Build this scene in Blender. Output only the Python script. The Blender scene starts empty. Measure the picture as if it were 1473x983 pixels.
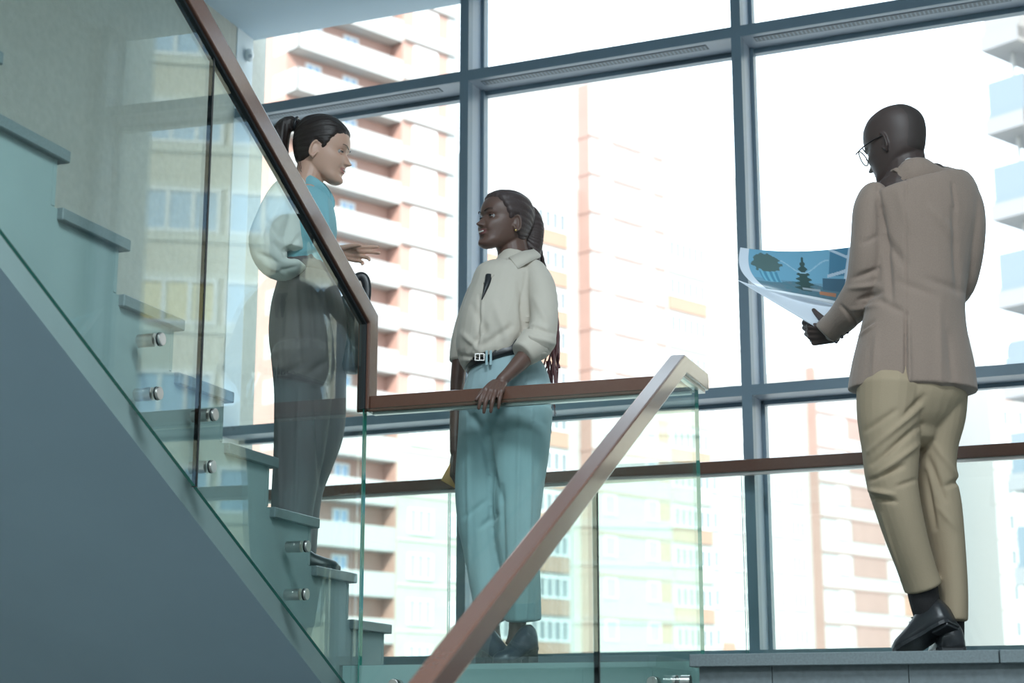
import bpy, bmesh, math, random
import numpy as np
from mathutils import Vector, Matrix, noise

random.seed(7)
SC = bpy.context.scene
COL = SC.collection

# ------------------------------------------------------------------ camera
FPX, PITCH, ROLL, YAW, EYE = 2446.72, 0.2242, 0.0002, -0.3462, -0.2126
cF = Vector((math.sin(YAW) * math.cos(PITCH), math.cos(YAW) * math.cos(PITCH), math.sin(PITCH)))
cR = Vector((math.cos(YAW), -math.sin(YAW), 0))
cU = cR.cross(cF)
cR, cU = cR * math.cos(ROLL) + cU * math.sin(ROLL), -cR * math.sin(ROLL) + cU * math.cos(ROLL)
CAM = Vector((0, 0, EYE))
cam_data = bpy.data.cameras.new('camera')
cam_data.sensor_width = 36.0
cam_data.lens = 36.0 * FPX / 1473.0
cam_data.clip_start, cam_data.clip_end = 0.05, 600
cam_data.dof.use_dof = True
cam_data.dof.focus_distance = 5.7
cam_data.dof.aperture_fstop = 3.5
cam = bpy.data.objects.new('camera', cam_data)
M4 = Matrix((cR, cU, -cF)).transposed().to_4x4()
M4.translation = CAM
cam.matrix_world = M4
COL.objects.link(cam)
SC.camera = cam

# ------------------------------------------------------------------ sky, sun, added fill lights, exposure
world = bpy.data.worlds.new('overcast_sky')
SC.world = world
world.use_nodes = True
wn = world.node_tree
wn.nodes.clear()
w_out = wn.nodes.new('ShaderNodeOutputWorld')
w_bg = wn.nodes.new('ShaderNodeBackground')
w_geo = wn.nodes.new('ShaderNodeTexCoord')
w_sep = wn.nodes.new('ShaderNodeSeparateXYZ')
w_ramp = wn.nodes.new('ShaderNodeValToRGB')
w_ramp.color_ramp.elements[0].position = 0.47
w_ramp.color_ramp.elements[0].color = (0.30, 0.31, 0.31, 1)
w_ramp.color_ramp.elements[1].position = 0.52
w_ramp.color_ramp.elements[1].color = (0.74, 0.89, 1.0, 1)
w_map = wn.nodes.new('ShaderNodeMath')
w_map.operation = 'MULTIPLY_ADD'
w_map.inputs[1].default_value = 0.5
w_map.inputs[2].default_value = 0.5
wn.links.new(w_geo.outputs['Generated'], w_sep.inputs[0])
wn.links.new(w_sep.outputs['Z'], w_map.inputs[0])
wn.links.new(w_map.outputs[0], w_ramp.inputs[0])
wn.links.new(w_ramp.outputs[0], w_bg.inputs['Color'])
w_bg.inputs['Strength'].default_value = 1.3
wn.links.new(w_bg.outputs[0], w_out.inputs[0])

sun_d = bpy.data.lights.new('sun', 'SUN')
sun_d.energy = 2.3
sun_d.angle = 0.03
sun_d.color = (1.0, 0.92, 0.82)
sun = bpy.data.objects.new('sun', sun_d)
sun.rotation_euler = Vector((-0.25, 0.80, -0.55)).to_track_quat('-Z', 'Y').to_euler()
COL.objects.link(sun)

def fill_light(x, y, z, sx, sy, power, col):
    d = bpy.data.lights.new('fill_area_light', 'AREA')
    d.shape = 'RECTANGLE'
    d.size, d.size_y = sx, sy
    d.energy = power
    d.color = col
    o = bpy.data.objects.new('fill_area_light', d)
    o.location = (x, y, z)
    COL.objects.link(o)

for lx, ly in ((-0.4, 2.2), (1.8, -0.5), (-1.6, -1.6)):  # unseen fill areas without fixtures, added to brighten the interior and the figures
    fill_light(lx, ly, 3.30, 1.2, 1.2, 66, (0.82, 0.94, 1.0))

vs = SC.view_settings
vs.view_transform = 'Standard'
vs.look = 'None'
vs.gamma = 1
vs.exposure = 1.5
vs.use_curve_mapping = False
SC.cycles.transparent_max_bounces = 32
SC.cycles.max_bounces = 10
SC.cycles.caustics_reflective = False
SC.cycles.caustics_refractive = False
SC.cycles.use_denoising = True
SC.cycles.sample_clamp_indirect = 4.0

# ------------------------------------------------------------------ camera rays (photo pixels, 1473 x 983)
def pray(x, y):
    return cF + cR * ((x - 736.5) / FPX) - cU * ((y - 491.5) / FPX)

def pix_plane(x, y, n, d):
    r = pray(x, y)
    return CAM + r * ((d - n.dot(CAM)) / n.dot(r))

# ------------------------------------------------------------------ materials
MATS = {}
def mat(name, color, rough=0.6, metal=0.0, spec=0.5, bump=0.0, bscale=200.0, var=0.0, vscale=8.0, sheen=0.0,
        coat=0.0, emit=None, stretch=None, sss=0.0):
    if name in MATS:
        return MATS[name]
    m = bpy.data.materials.new(name)
    m.use_nodes = True
    nt = m.node_tree
    b = nt.nodes['Principled BSDF']
    b.inputs['Base Color'].default_value = (*color, 1)
    b.inputs['Roughness'].default_value = rough
    b.inputs['Metallic'].default_value = metal
    b.inputs['Specular IOR Level'].default_value = spec
    if sheen:
        b.inputs['Sheen Weight'].default_value = sheen
    if coat:
        b.inputs['Coat Weight'].default_value = coat
        b.inputs['Coat Roughness'].default_value = 0.12
    if sss:
        b.inputs['Subsurface Weight'].default_value = sss
        b.inputs['Subsurface Radius'].default_value = (0.008, 0.003, 0.0015)
        b.inputs['Subsurface Scale'].default_value = 0.6
    tc = nt.nodes.new('ShaderNodeTexCoord')
    src = tc.outputs['Object']
    if stretch:
        mp = nt.nodes.new('ShaderNodeMapping')
        mp.inputs['Scale'].default_value = stretch
        nt.links.new(src, mp.inputs[0])
        src = mp.outputs[0]
    if var:
        nz = nt.nodes.new('ShaderNodeTexNoise')
        nz.inputs['Scale'].default_value = vscale
        nz.inputs['Detail'].default_value = 5
        nt.links.new(src, nz.inputs['Vector'])
        rp = nt.nodes.new('ShaderNodeValToRGB')
        rp.color_ramp.elements[0].position, rp.color_ramp.elements[1].position = 0.3, 0.7
        rp.color_ramp.elements[0].color = (*[c * (1 - var) for c in color], 1)
        rp.color_ramp.elements[1].color = (*[min(1, c * (1 + var)) for c in color], 1)
        nt.links.new(nz.outputs['Fac'], rp.inputs[0])
        nt.links.new(rp.outputs[0], b.inputs['Base Color'])
    if bump:
        nb = nt.nodes.new('ShaderNodeTexNoise')
        nb.inputs['Scale'].default_value = bscale
        nb.inputs['Detail'].default_value = 4
        nt.links.new(src, nb.inputs['Vector'])
        bp = nt.nodes.new('ShaderNodeBump')
        bp.inputs['Strength'].default_value = bump
        bp.inputs['Distance'].default_value = 0.003
        nt.links.new(nb.outputs['Fac'], bp.inputs['Height'])
        nt.links.new(bp.outputs[0], b.inputs['Normal'])
    MATS[name] = m
    return m

def glass_mat(name, tint, strength=1.0):
    m = bpy.data.materials.new(name)
    m.use_nodes = True
    nt = m.node_tree
    nt.nodes.clear()
    out = nt.nodes.new('ShaderNodeOutputMaterial')
    tr = nt.nodes.new('ShaderNodeBsdfTransparent')
    tr.inputs[0].default_value = (*tint, 1)
    gl = nt.nodes.new('ShaderNodeBsdfGlossy')
    gl.inputs['Roughness'].default_value = 0.0
    gl.inputs[0].default_value = (0.93, 1.0, 0.97, 1)
    geo = nt.nodes.new('ShaderNodeNewGeometry')
    dot = nt.nodes.new('ShaderNodeVectorMath'); dot.operation = 'DOT_PRODUCT'
    nt.links.new(geo.outputs['Incoming'], dot.inputs[0])
    nt.links.new(geo.outputs['Normal'], dot.inputs[1])
    def mth(op, a, bval=None, c=None):
        n = nt.nodes.new('ShaderNodeMath'); n.operation = op
        nt.links.new(a, n.inputs[0])
        if bval is not None: n.inputs[1].default_value = bval
        if c is not None: n.inputs[2].default_value = c
        return n.outputs[0]
    a = mth('ABSOLUTE', dot.outputs['Value'])
    one = nt.nodes.new('ShaderNodeMath'); one.operation = 'SUBTRACT'
    one.inputs[0].default_value = 1.0
    nt.links.new(a, one.inputs[1])
    p5 = mth('POWER', one.outputs[0], 5.0)
    fr = mth('MULTIPLY_ADD', p5, 0.96 * strength, 0.04 * strength)
    mx = nt.nodes.new('ShaderNodeMixShader')
    nt.links.new(fr, mx.inputs[0])
    nt.links.new(tr.outputs[0], mx.inputs[1])
    nt.links.new(gl.outputs[0], mx.inputs[2])
    nt.links.new(mx.outputs[0], out.inputs[0])
    MATS[name] = m
    return m

G_RAIL = glass_mat('balustrade_glass', (0.93, 0.975, 0.965), 0.85)
G_FACADE = glass_mat('facade_glass', (0.985, 0.995, 0.995), 0.5)
G_EDGE = mat('glass_edge', (0.015, 0.22, 0.17), 0.15, spec=0.8)
M_WOOD = mat('lacquered_wood', (0.135, 0.062, 0.042), 0.26, var=0.04, vscale=90, coat=0.5)
M_STEEL = mat('brushed_steel', (0.55, 0.52, 0.50), 0.32, metal=1.0, bump=0.05, bscale=300)
M_DARKRUB = mat('black_gasket', (0.015, 0.018, 0.02), 0.5)
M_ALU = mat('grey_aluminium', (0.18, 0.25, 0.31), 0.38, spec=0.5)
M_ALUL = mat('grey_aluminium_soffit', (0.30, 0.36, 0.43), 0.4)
M_PLASTER = mat('painted_plaster', (0.45, 0.58, 0.67), 0.8, var=0.03, vscale=2.0, bump=0.06, bscale=90)
M_CEIL = mat('ceiling_paint', (0.52, 0.65, 0.74), 0.85)
M_WALL = mat('textured_wall_paint', (0.49, 0.50, 0.455), 0.85, var=0.06, vscale=30, bump=0.5, bscale=70)
M_WALLR = mat('wall_paint_pale', (0.52, 0.55, 0.54), 0.85, bump=0.1, bscale=70)
M_TREAD = mat('grey_terrazzo', (0.15, 0.18, 0.19), 0.42, var=0.14, vscale=160)
M_RISER = mat('grey_tile', (0.14, 0.165, 0.175), 0.5, var=0.12, vscale=60)
M_STRING = mat('stringer_paint', (0.27, 0.335, 0.335), 0.75, var=0.05, vscale=4)
M_FLOOR = mat('dark_polished_floor', (0.16, 0.19, 0.19), 0.12, var=0.1, vscale=120)

# ------------------------------------------------------------------ mesh helpers
def mk(name, verts, faces, m, parent=None, smooth=False, mi=None):
    off = Vector(parent.location) if parent is not None else Vector((0, 0, 0))
    p = parent.parent if parent is not None else None
    while p is not None:
        off += Vector(p.location); p = p.parent
    me = bpy.data.meshes.new(name)
    me.from_pydata([tuple(Vector(v) - off) for v in verts], [], faces)
    for mm in (m if isinstance(m, (list, tuple)) else [m]):
        me.materials.append(mm)
    if mi is not None:
        me.polygons.foreach_set('material_index', mi)
    if smooth:
        me.polygons.foreach_set('use_smooth', [True] * len(me.polygons))
    me.update()
    o = bpy.data.objects.new(name, me)
    COL.objects.link(o)
    if parent is not None:
        o.parent = parent
    return o

def thing(name, label, cat, loc=(0, 0, 0), group=None, kind=None):
    o = bpy.data.objects.new(name, None)
    o.empty_display_size = 0.1
    o.location = loc
    COL.objects.link(o)
    tag(o, label, cat, group, kind)
    return o

def tag(o, label=None, cat=None, group=None, kind=None):
    if label: o['label'] = label
    if cat: o['category'] = cat
    if group: o['group'] = group
    if kind: o['kind'] = kind
    return o

def struct(o, label=None):
    o['kind'] = 'structure'
    if label: o['label'] = label
    return o

BOXF = [(0, 3, 2, 1), (4, 5, 6, 7), (0, 1, 5, 4), (1, 2, 6, 5), (2, 3, 7, 6), (3, 0, 4, 7)]
def box8(x0, x1, y0, y1, z0, z1, T=None):
    v = [Vector(c) for c in ((x0, y0, z0), (x1, y0, z0), (x1, y1, z0), (x0, y1, z0),
                             (x0, y0, z1), (x1, y0, z1), (x1, y1, z1), (x0, y1, z1))]
    return [T @ p for p in v] if T else v

class MB:
    def __init__(self): self.v, self.f, self.mi = [], [], []
    def add(self, v, f, mi=0):
        o = len(self.v); self.v += list(v); self.f += [tuple(i + o for i in q) for q in f]; self.mi += [mi] * len(f)
        return self
    def box(self, x0, x1, y0, y1, z0, z1, T=None, mi=0):
        return self.add(box8(min(x0, x1), max(x0, x1), min(y0, y1), max(y0, y1), min(z0, z1), max(z0, z1), T), BOXF, mi)
    def build(self, name, m, parent=None, smooth=False):
        return mk(name, self.v, self.f, m, parent, smooth, self.mi)

def prism(poly, axis, a0, a1, mats_side=None):
    """poly: list of 2D points; extruded along axis 'x' (poly is (y,z)) or 'y' (poly is (x,z))"""
    n = len(poly)
    if axis == 'x':
        v = [(a0, p[0], p[1]) for p in poly] + [(a1, p[0], p[1]) for p in poly]
    else:
        v = [(p[0], a0, p[1]) for p in poly] + [(p[0], a1, p[1]) for p in poly]
    f = [tuple(range(n))[::-1], tuple(range(n, 2 * n))]
    f += [(i, (i + 1) % n, n + (i + 1) % n, n + i) for i in range(n)]
    return v, f

def fix_normals(o):
    bm = bmesh.new(); bm.from_mesh(o.data)
    bmesh.ops.recalc_face_normals(bm, faces=bm.faces)
    bm.to_mesh(o.data); bm.free()
    return o

def bevel(o, w=0.004, seg=2):
    bm = bmesh.new(); bm.from_mesh(o.data)
    bmesh.ops.recalc_face_normals(bm, faces=bm.faces)
    bmesh.ops.bevel(bm, geom=[e for e in bm.edges if e.is_manifold and e.calc_face_angle(0) > 0.5], offset=w, segments=seg,
                    profile=0.5, affect='EDGES', clamp_overlap=True)
    bm.to_mesh(o.data); bm.free()
    return o

def cyl(c, d, r, h, n=24):
    c, d = Vector(c), Vector(d).normalized()
    a = d.orthogonal().normalized(); b = d.cross(a)
    v = []
    for k in (0, 1):
        for i in range(n):
            t = 2 * math.pi * i / n
            v.append(c + d * (h * k) + (a * math.cos(t) + b * math.sin(t)) * r)
    f = [tuple(range(n))[::-1], tuple(range(n, 2 * n))] + [(i, (i + 1) % n, n + (i + 1) % n, n + i) for i in range(n)]
    return v, f

# ================================================================== THE ROOM
XS, XG, YG, XR, YSL = -2.538, -2.474, 5.352, -1.276, 4.903   # tread ends, left glass, landing guard, right glass, top nosing of lower flight
RISE, GO = 0.1591, 0.3054
SLOPE = RISE / GO
WL = -4.156                                                  # left wall
WR = -0.10
TD = math.tan(-0.0606)
def fy(x): return 7.0478 + TD * x
FE = Vector((1, TD, 0)).normalized()
FN = Vector((-TD, 1, 0)).normalized()                        # outward
FT = Matrix((FE, FN, Vector((0, 0, 1)))).transposed().to_4x4()
FT.translation = Vector((0, 7.0478, 0))
CEIL = 3.355

# ground far below and the landing slab
b = MB(); b.box(WL, WR, YG, 7.62, -0.26, 0.0)
floor_o = struct(b.build('floor', M_FLOOR), 'dark polished landing floor slab seen edge-on behind the glass guard')
b = MB(); b.box(WL - .2, 4.2, -4.3, 7.6, -2.3, -2.15)
struct(b.build('floor', M_RISER), 'lower floor below the stairs')
# slab edge trim along the guard
b = MB(); b.box(XS + .0, XR + .06, YG - .012, YG, -0.26, -0.002)
struct(b.build('trim_1', mat('green_grey_edge', (0.30, 0.42, 0.42), 0.4)), 'pale painted edge strip of the landing slab')

# walls and ceiling
b = MB(); b.box(WL - 0.25, WL, -4.3, 7.62, -2.3, CEIL + .2)
wl = struct(b.build('wall_left', M_WALL), 'textured beige stairwell wall behind the glass balustrade')
b = MB()
b.box(WL, WL + .004, 7.30, 7.47, -.2, CEIL)
struct(b.build('trim_17', mat('pale_reveal_paint', (0.66, 0.74, 0.78), 0.8)), 'pale reveal strip between the left wall and the window')
b = MB(); b.box(WR, WR + .25, 5.70, 7.62, -2.3, CEIL + .2)
struct(b.build('wall_right', M_WALLR), 'pale wall at the right end of the window')
b = MB(); b.box(4.0, 4.25, -4.3, 5.95, -2.3, CEIL + .2); b.box(WR + .25, 4.0, 5.70, 5.95, -2.3, CEIL + .2)
struct(b.build('wall_right', M_WALLR), 'wall of the hall behind the camera')
b = MB(); b.box(WL - .25, 4.25, -4.55, -4.3, -2.3, CEIL + .2)
struct(b.build('wall_back', M_WALLR), 'back wall of the stairwell')
# ceiling slab whose far edge follows the facade
b = MB()
v = [Vector((WL - .25, -4.55, CEIL)), Vector((4.25, -4.55, CEIL)), Vector((4.25, 5.95, CEIL)), Vector((WR + .25, 5.95, CEIL)), Vector((WR + .25, fy(WR) + .2, CEIL)), Vector((WL - .25, fy(WL) + .2, CEIL))]
n = len(v)
b.add(v + [p + Vector((0, 0, .25)) for p in v], [tuple(range(n))[::-1], tuple(range(n, 2 * n))] + [(i, (i + 1) % n, n + (i + 1) % n, n + i) for i in range(n)])
struct(fix_normals(b.build('ceiling', M_CEIL)), 'pale blue-grey ceiling above the window')

# ------------------------------------------------------------------ facade: mullions, transoms, panes
MS = [-2.875, -1.518, -0.165]      # left edges of the mullions along x
MW, MD = 0.045, 0.150
ZB, ZL, ZU = 0.111, 1.241, 2.906   # top of the sill member, of the lower and of the upper transom
def fs(x): return x / FE.x         # x coordinate to arc length along the facade
X0, X1 = WL + .004, WR
def mullion(nm, x, lab):
    root = MB()
    root.box(fs(x), fs(x + MW), 0, 0.05, 0, CEIL, FT)
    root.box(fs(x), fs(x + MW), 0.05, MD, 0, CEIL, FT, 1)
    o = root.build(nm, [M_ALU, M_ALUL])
    struct(o, lab)
    g = MB(); g.box(fs(x - .016), fs(x + MW + .016), MD, MD + .05, 0, CEIL, FT)
    g.build('pressure_plate', M_ALU, o)
    return o
mullion('trim_2', MS[0], 'tall grey aluminium mullion behind the two women')
mullion('trim_3', MS[1], 'tall grey aluminium mullion left of the man')
mullion('trim_4', MS[2], 'grey aluminium mullion at the right end of the window')
bays = [(X0, MS[0]), (MS[0] + MW, MS[1]), (MS[1] + MW, MS[2])]
tr_n = 6
for k, (xa, xb) in enumerate(bays):
    sa, sb = fs(xa), fs(xb)
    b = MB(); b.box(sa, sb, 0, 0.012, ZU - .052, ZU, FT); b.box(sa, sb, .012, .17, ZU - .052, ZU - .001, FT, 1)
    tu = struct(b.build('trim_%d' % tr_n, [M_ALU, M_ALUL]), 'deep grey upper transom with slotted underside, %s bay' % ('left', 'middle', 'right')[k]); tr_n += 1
    g = MB(); g.box(sa, sb, .17, .21, ZU - .075, ZU + .02, FT); g.build('pressure_plate', M_ALU, tu)
    # perforated trickle vent let into the underside: grille body plus slats
    ga, gb = sa + .05, sb - .13
    g = MB(); g.box(ga, gb, .035, .088, ZU - .0545, ZU - .0515, FT)
    g.build('vent_grille', mat('vent_dark', (0.14, 0.17, 0.20), 0.6), tu)
    sl = MB()
    nsl = 60
    for i in range(nsl):
        c = ga + .01 + (gb - ga - .02) * i / (nsl - 1)
        sl.box(c - .0035, c + .0035, .042, .081, ZU - .0555, ZU - .0543, FT)
    so = sl.build('vent_slats', M_ALU, tu); so['kind'] = 'stuff'
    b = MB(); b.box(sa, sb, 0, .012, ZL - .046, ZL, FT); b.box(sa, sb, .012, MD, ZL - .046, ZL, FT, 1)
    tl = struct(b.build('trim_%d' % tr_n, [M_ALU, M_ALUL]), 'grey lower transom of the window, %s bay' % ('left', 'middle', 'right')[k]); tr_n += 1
    g = MB(); g.box(sa, sb, MD, MD + .04, ZL - .064, ZL + .016, FT); g.build('pressure_plate', M_ALU, tl)
    b = MB(); b.box(sa, sb, 0, MD, 0.0, ZB, FT)
    struct(b.build('trim_%d' % tr_n, M_ALU), 'grey sill member at the foot of the window, %s bay' % ('left', 'middle', 'right')[k]); tr_n += 1
    w = bpy.data.objects.new('window_%d' % (k + 1), None); COL.objects.link(w)
    struct(w, '%s bay of the floor-to-ceiling window' % ('left', 'middle', 'right')[k])
    for za, zb in ((ZB - .01, ZL - .04), (ZL - .01, ZU - .05), (ZU - .01, CEIL + .05)):
        g = MB(); g.box(sa - .005, sb + .005, MD + .012, MD + .02, za, zb, FT)
        g.build('pane', G_FACADE, w)

# ------------------------------------------------------------------ wooden rail with glass in front of the facade
gr = thing('window_guardrail', 'brown wooden rail on low glass panels running along the window', 'guardrail', (-2.1, 7.05, 0))
b = MB(); b.box(fs(-4.14), fs(WR - .01), -.125, -.075, .845, .898, FT)
bevel(b.build('handrail', M_WOOD, gr), .006)
b = MB(); b.box(fs(-4.14), fs(WR - .01), -.110, -.090, .832, .845, FT)
b.build('rail_channel', M_STEEL, gr)
for xa, xb in ((-4.13, -2.868), (-2.86, -1.503), (-1.495, WR - .015)):
    b = MB()
    b.box(fs(xa), fs(xb), -.106, -.094, 0.0, .834, FT)
    o = b.build('glass_panel', [G_RAIL, G_EDGE], gr)
    for p in o.data.polygons:
        if abs(p.normal.dot(FN)) < .5: p.material_index = 1

# small white motion detector on the pale strip
ms = thing('motion_detector', 'small white oval motion detector high on the wall under the ceiling', 'detector', (WL + .004, 7.39, 3.24))
p0 = Vector((WL + .004, 7.40, 3.235))
vv, ff = [], []
for i in range(13):
    a = math.pi * i / 12 - math.pi / 2
    for j in range(20):
        t = 2 * math.pi * j / 20
        vv.append(p0 + Vector((.022 * math.cos(a) * math.sin(t) + .018, .028 * math.cos(a) * math.cos(t), .036 * math.sin(a))))
for i in range(12):
    for j in range(20):
        ff.append((i * 20 + j, i * 20 + (j + 1) % 20, (i + 1) * 20 + (j + 1) % 20, (i + 1) * 20 + j))
mk('housing', vv, ff, mat('white_plastic', (.7, .76, .78), .4), ms, True)
vv, ff = cyl(p0, (1, 0, 0), .022, .01); mk('base_plate', vv, ff, mat('white_plastic', (.7, .76, .78), .4), ms)
vv, ff = cyl(p0 + Vector((.03, -.014, -.012)), (.6, -1, -.3), .010, .012); mk('lens', vv, ff, mat('grey_lens', (.5, .57, .62), .2), ms)

# ================================================================== STAIRS
# upper flight: climbs from the landing back over the viewer's left
YN = 5.7512
st = thing('staircase', 'upper stair flight with grey treads climbing to the left behind glass', 'staircase', (-3.3, 5.7, 0))
NT = 11
for k in range(NT):
    yn = YN - GO * k
    z = RISE * (k + 1)
    b = MB(); b.box(WL + .002, XS, yn - GO - .02, yn, z - .034, z)
    bevel(b.build('tread', M_TREAD, st), .003, 1)
    b = MB(); b.box(WL + .002, XS - .0165, yn - .0499, yn - .035, z - RISE + .0005 if k == 0 else z - RISE, z - .034)
    b.build('riser', M_RISER if 0 else M_STRING, st)
# sawtooth body of the flight with its sloping soffit
zb = lambda y: 0.91 - 0.519 * (y - 3.347)
poly = []
yl = YN - .055
for k in range(NT):
    poly.append((YN - GO * k - .05, RISE * k + (0 if k else -.0)))
    poly.append((YN - GO * k - .05, RISE * (k + 1) - .034))
ye = YN - GO * NT - .05
poly.append((ye, RISE * NT - .034))
poly.append((ye, zb(ye)))
poly.append((YG + .24, -0.258))
poly.append((YN - .05, -0.258))
v, f = prism(poly, 'x', WL + .002, XS - .018)
body = mk('flight_slab', v, f, [M_STRING, M_PLASTER], st)
fix_normals(body)
for p in body.data.polygons:
    if p.normal.z < -.5: p.material_index = 1

# lower flight: falls from the landing towards the viewer, right of the right-hand rail
s2 = thing('staircase', 'lower stair flight falling from the landing under the man, grey stone steps', 'staircase', (-.7, YSL, 0))
XL2 = XR + .055
for k in range(9):
    yn = YSL - GO * k
    z = -RISE * k
    y1 = YG if k == 0 else yn + GO + .02
    for xa, xb in ((XL2, -.352), (-.349, WR - .002)):
        b = MB(); b.box(xa, xb, yn, y1, z - .036, z)
        bevel(b.build('tread', M_TREAD, s2), .002, 1)
    xs_ = [XL2 + .022, -.985 + .1 * (k % 2), -.60 - .04 * (k % 2), WR - .002]
    for xa, xb in zip(xs_[:-1], xs_[1:]):
        b = MB(); b.box(xa + (.0012 if xa != xs_[0] else 0), xb - .0012, yn + .03, yn + .045, z - RISE, z - .036)
        b.build('riser_tile', M_RISER, s2)
poly = []
for k in range(9):
    poly.append((YSL - GO * k + .046, -RISE * k - .037)); poly.append((YSL - GO * k + .046, -RISE * (k + 1) - .037))
ye = YSL - GO * 9 + .046
poly += [(ye, -RISE * 9 - .037), (ye, -2.14), (ye + .4, -2.14), (YSL + .3, -.30), (YG, -.30), (YG, -.037)]
poly2 = []
for q in poly:
    if not poly2 or (abs(q[0] - poly2[-1][0]) > 1e-6 or abs(q[1] - poly2[-1][1]) > 1e-6): poly2.append(q)
v, f = prism(poly2, 'x', XL2 + .02, WR - .002)
fix_normals(mk('flight_slab', v, f, M_STRING, s2))

# ================================================================== BALUSTRADES
def glass_panel(poly, axis, c, parent, th=.012):
    v, f = prism(poly, axis, c - th / 2, c + th / 2)
    mi = [0, 0] + [1] * len(poly)
    o = mk('glass_panel', v, f, [G_RAIL, G_EDGE], parent, False, mi)
    return fix_normals(o)

def bolt(c, d, parent, length=.058):
    """standoff: dark spacer behind the glass, steel sleeve and brushed cap in front"""
    c, d = Vector(c), Vector(d).normalized()
    v, f = cyl(c - d * (length), d, .0185, length - .006)
    o = mk('standoff_bolt', v, f, M_STEEL, parent)
    v, f = cyl(c + d * .006, d, .0190, .004); mk('seal_ring', v, f, M_DARKRUB, o)
    v, f = cyl(c + d * .010, d, .0185, .008)
    cap = bevel(mk('cap', v, f, M_STEEL, o), .002, 2)
    b_ = MB(); a = d.orthogonal().normalized(); e = d.cross(a)
    T = Matrix((a, e, d)).transposed().to_4x4(); T.translation = c + d * .018
    return o

def rail_path(pts, w, h, name, parent, m):
    """rectangular rail swept along points, mitred at the corners; pts = (point, up vector of the profile, outward scale)"""
    V, F = [], []
    for p, side, up in pts:
        p, side, up = Vector(p), Vector(side), Vector(up)
        V += [p - side * w / 2 - up * h / 2, p + side * w / 2 - up * h / 2, p + side * w / 2 + up * h / 2, p - side * w / 2 + up * h / 2]
    n = len(pts)
    F.append((3, 2, 1, 0)); F.append(tuple(4 * (n - 1) + i for i in range(4)))
    for k in range(n - 1):
        for i in range(4):
            F.append((4 * k + i, 4 * k + (i + 1) % 4, 4 * k + 4 + (i + 1) % 4, 4 * k + 4 + i))
    o = mk(name, V, F, m, parent)
    fix_normals(o)
    return o

def miter(d0, d1, nrm):
    """in-plane offset direction for a mitred corner, scaled so that the profile keeps its height"""
    n0 = d0.cross(nrm).normalized(); n1 = d1.cross(nrm).normalized()
    m_ = (n0 + n1).normalized()
    return m_ / max(.2, m_.dot(n0))

RW, RH = .046, .058
RHL = .072
# --- left flight
bl = thing('glass_balustrade', 'left glass balustrade sloping up the upper flight, two panels', 'balustrade', (XG, 4.3, .4))
zbot = lambda y: 0.947 - 0.5155 * (y - 3.255)
RZ = lambda y: 1.205 - .5185 * (y - 5.36)           # rail centre line
p_up = Vector((XG, 2.0, RZ(2.0)))
p_bend = Vector((XG, 5.355, RZ(5.355)))
p_low = Vector((XG, 5.355, .896))
nx = Vector((1, 0, 0))
dA = (p_bend - p_up).normalized(); dB = (p_low - p_bend).normalized()
side = Vector((1, 0, 0))
hr = rail_path([(p_up, side, dA.cross(nx).normalized()), (p_bend, side, miter(dA, dB, nx)), (p_low - Vector((0, 0, RH / 2)), side, dB.cross(nx).normalized())],
               RW, RHL, 'handrail', bl, M_WOOD)
bevel(hr, .004)
# slotted dark channel that takes the glass under the rail
ch = rail_path([(p_up - dA.cross(nx).normalized() * (-.0) , side, dA.cross(nx).normalized()), (p_bend, side, miter(dA, dB, nx)), (p_low - Vector((0, 0, .02)), side, dB.cross(nx).normalized())],
               0.024, RHL + .02, 'rail_channel', bl, M_DARKRUB)
ztop = lambda y: RZ(y) - .01
YJ = 4.205
glass_panel([(2.0, zbot(2.0)), (YJ - .004, zbot(YJ - .004)), (YJ - .004, ztop(YJ)), (2.0, ztop(2.0))], 'x', XG, bl)
glass_panel([(YJ + .004, zbot(YJ + .004)), (5.5, zbot(5.5)), (5.5, -.262), (YG - .008, -.262), (YG - .008, .88), (5.345, .9), (5.345, ztop(5.345)), (YJ + .004, ztop(YJ))] if 0 else
            [(YJ + .004, zbot(YJ + .004)), (YG - .008, zbot(YG - .008)), (YG - .008, ztop(5.345)), (YJ + .004, ztop(YJ))], 'x', XG, bl)
b = MB(); v, f = prism([(YJ - .004, zbot(YJ)), (YJ + .004, zbot(YJ)), (YJ + .004, ztop(YJ)), (YJ - .004, ztop(YJ))], 'x', XG - .0075, XG + .0075)
fix_normals(mk('joint_seal', v, f, M_DARKRUB, bl))
for y in (2.75, 3.972, 4.278, 4.896):
    zc_ = .836 - .5185 * (y - 3.972)
    for dz in (0, -.152):
        bolt((XG, y, zc_ + dz), (1, 0, 0), bl)
# --- landing guard
bg = thing('glass_balustrade', 'middle glass guard of the landing with a level wooden rail', 'balustrade', (-1.9, YG, 0))
GZ = .896
pa = Vector((XG - RW / 2 + .0, YG, GZ)); pb = Vector((XR - RW / 2, YG, GZ))
g_r = MB(); g_r.box(XG + RW / 2, XR - RW / 2, YG - RW / 2, YG + RW / 2, GZ - RH / 2, GZ + RH / 2)
bevel(g_r.build('handrail', M_WOOD, bg), .004)
g_r = MB(); g_r.box(XG + .03, XR - .03, YG - .012, YG + .012, GZ - RH / 2 - .008, GZ - RH / 2)
g_r.build('rail_channel', M_STEEL, bg)
glass_panel([(XG + .008, -.25), (XR - .008, -.25), (XR - .008, GZ - .02), (XG + .008, GZ - .02)], 'y', YG - .04, bg)
for x in (-2.331, -1.44):
    bolt((x, YG - .04, -.068), (0, -1, 0), bg, .03)
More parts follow.
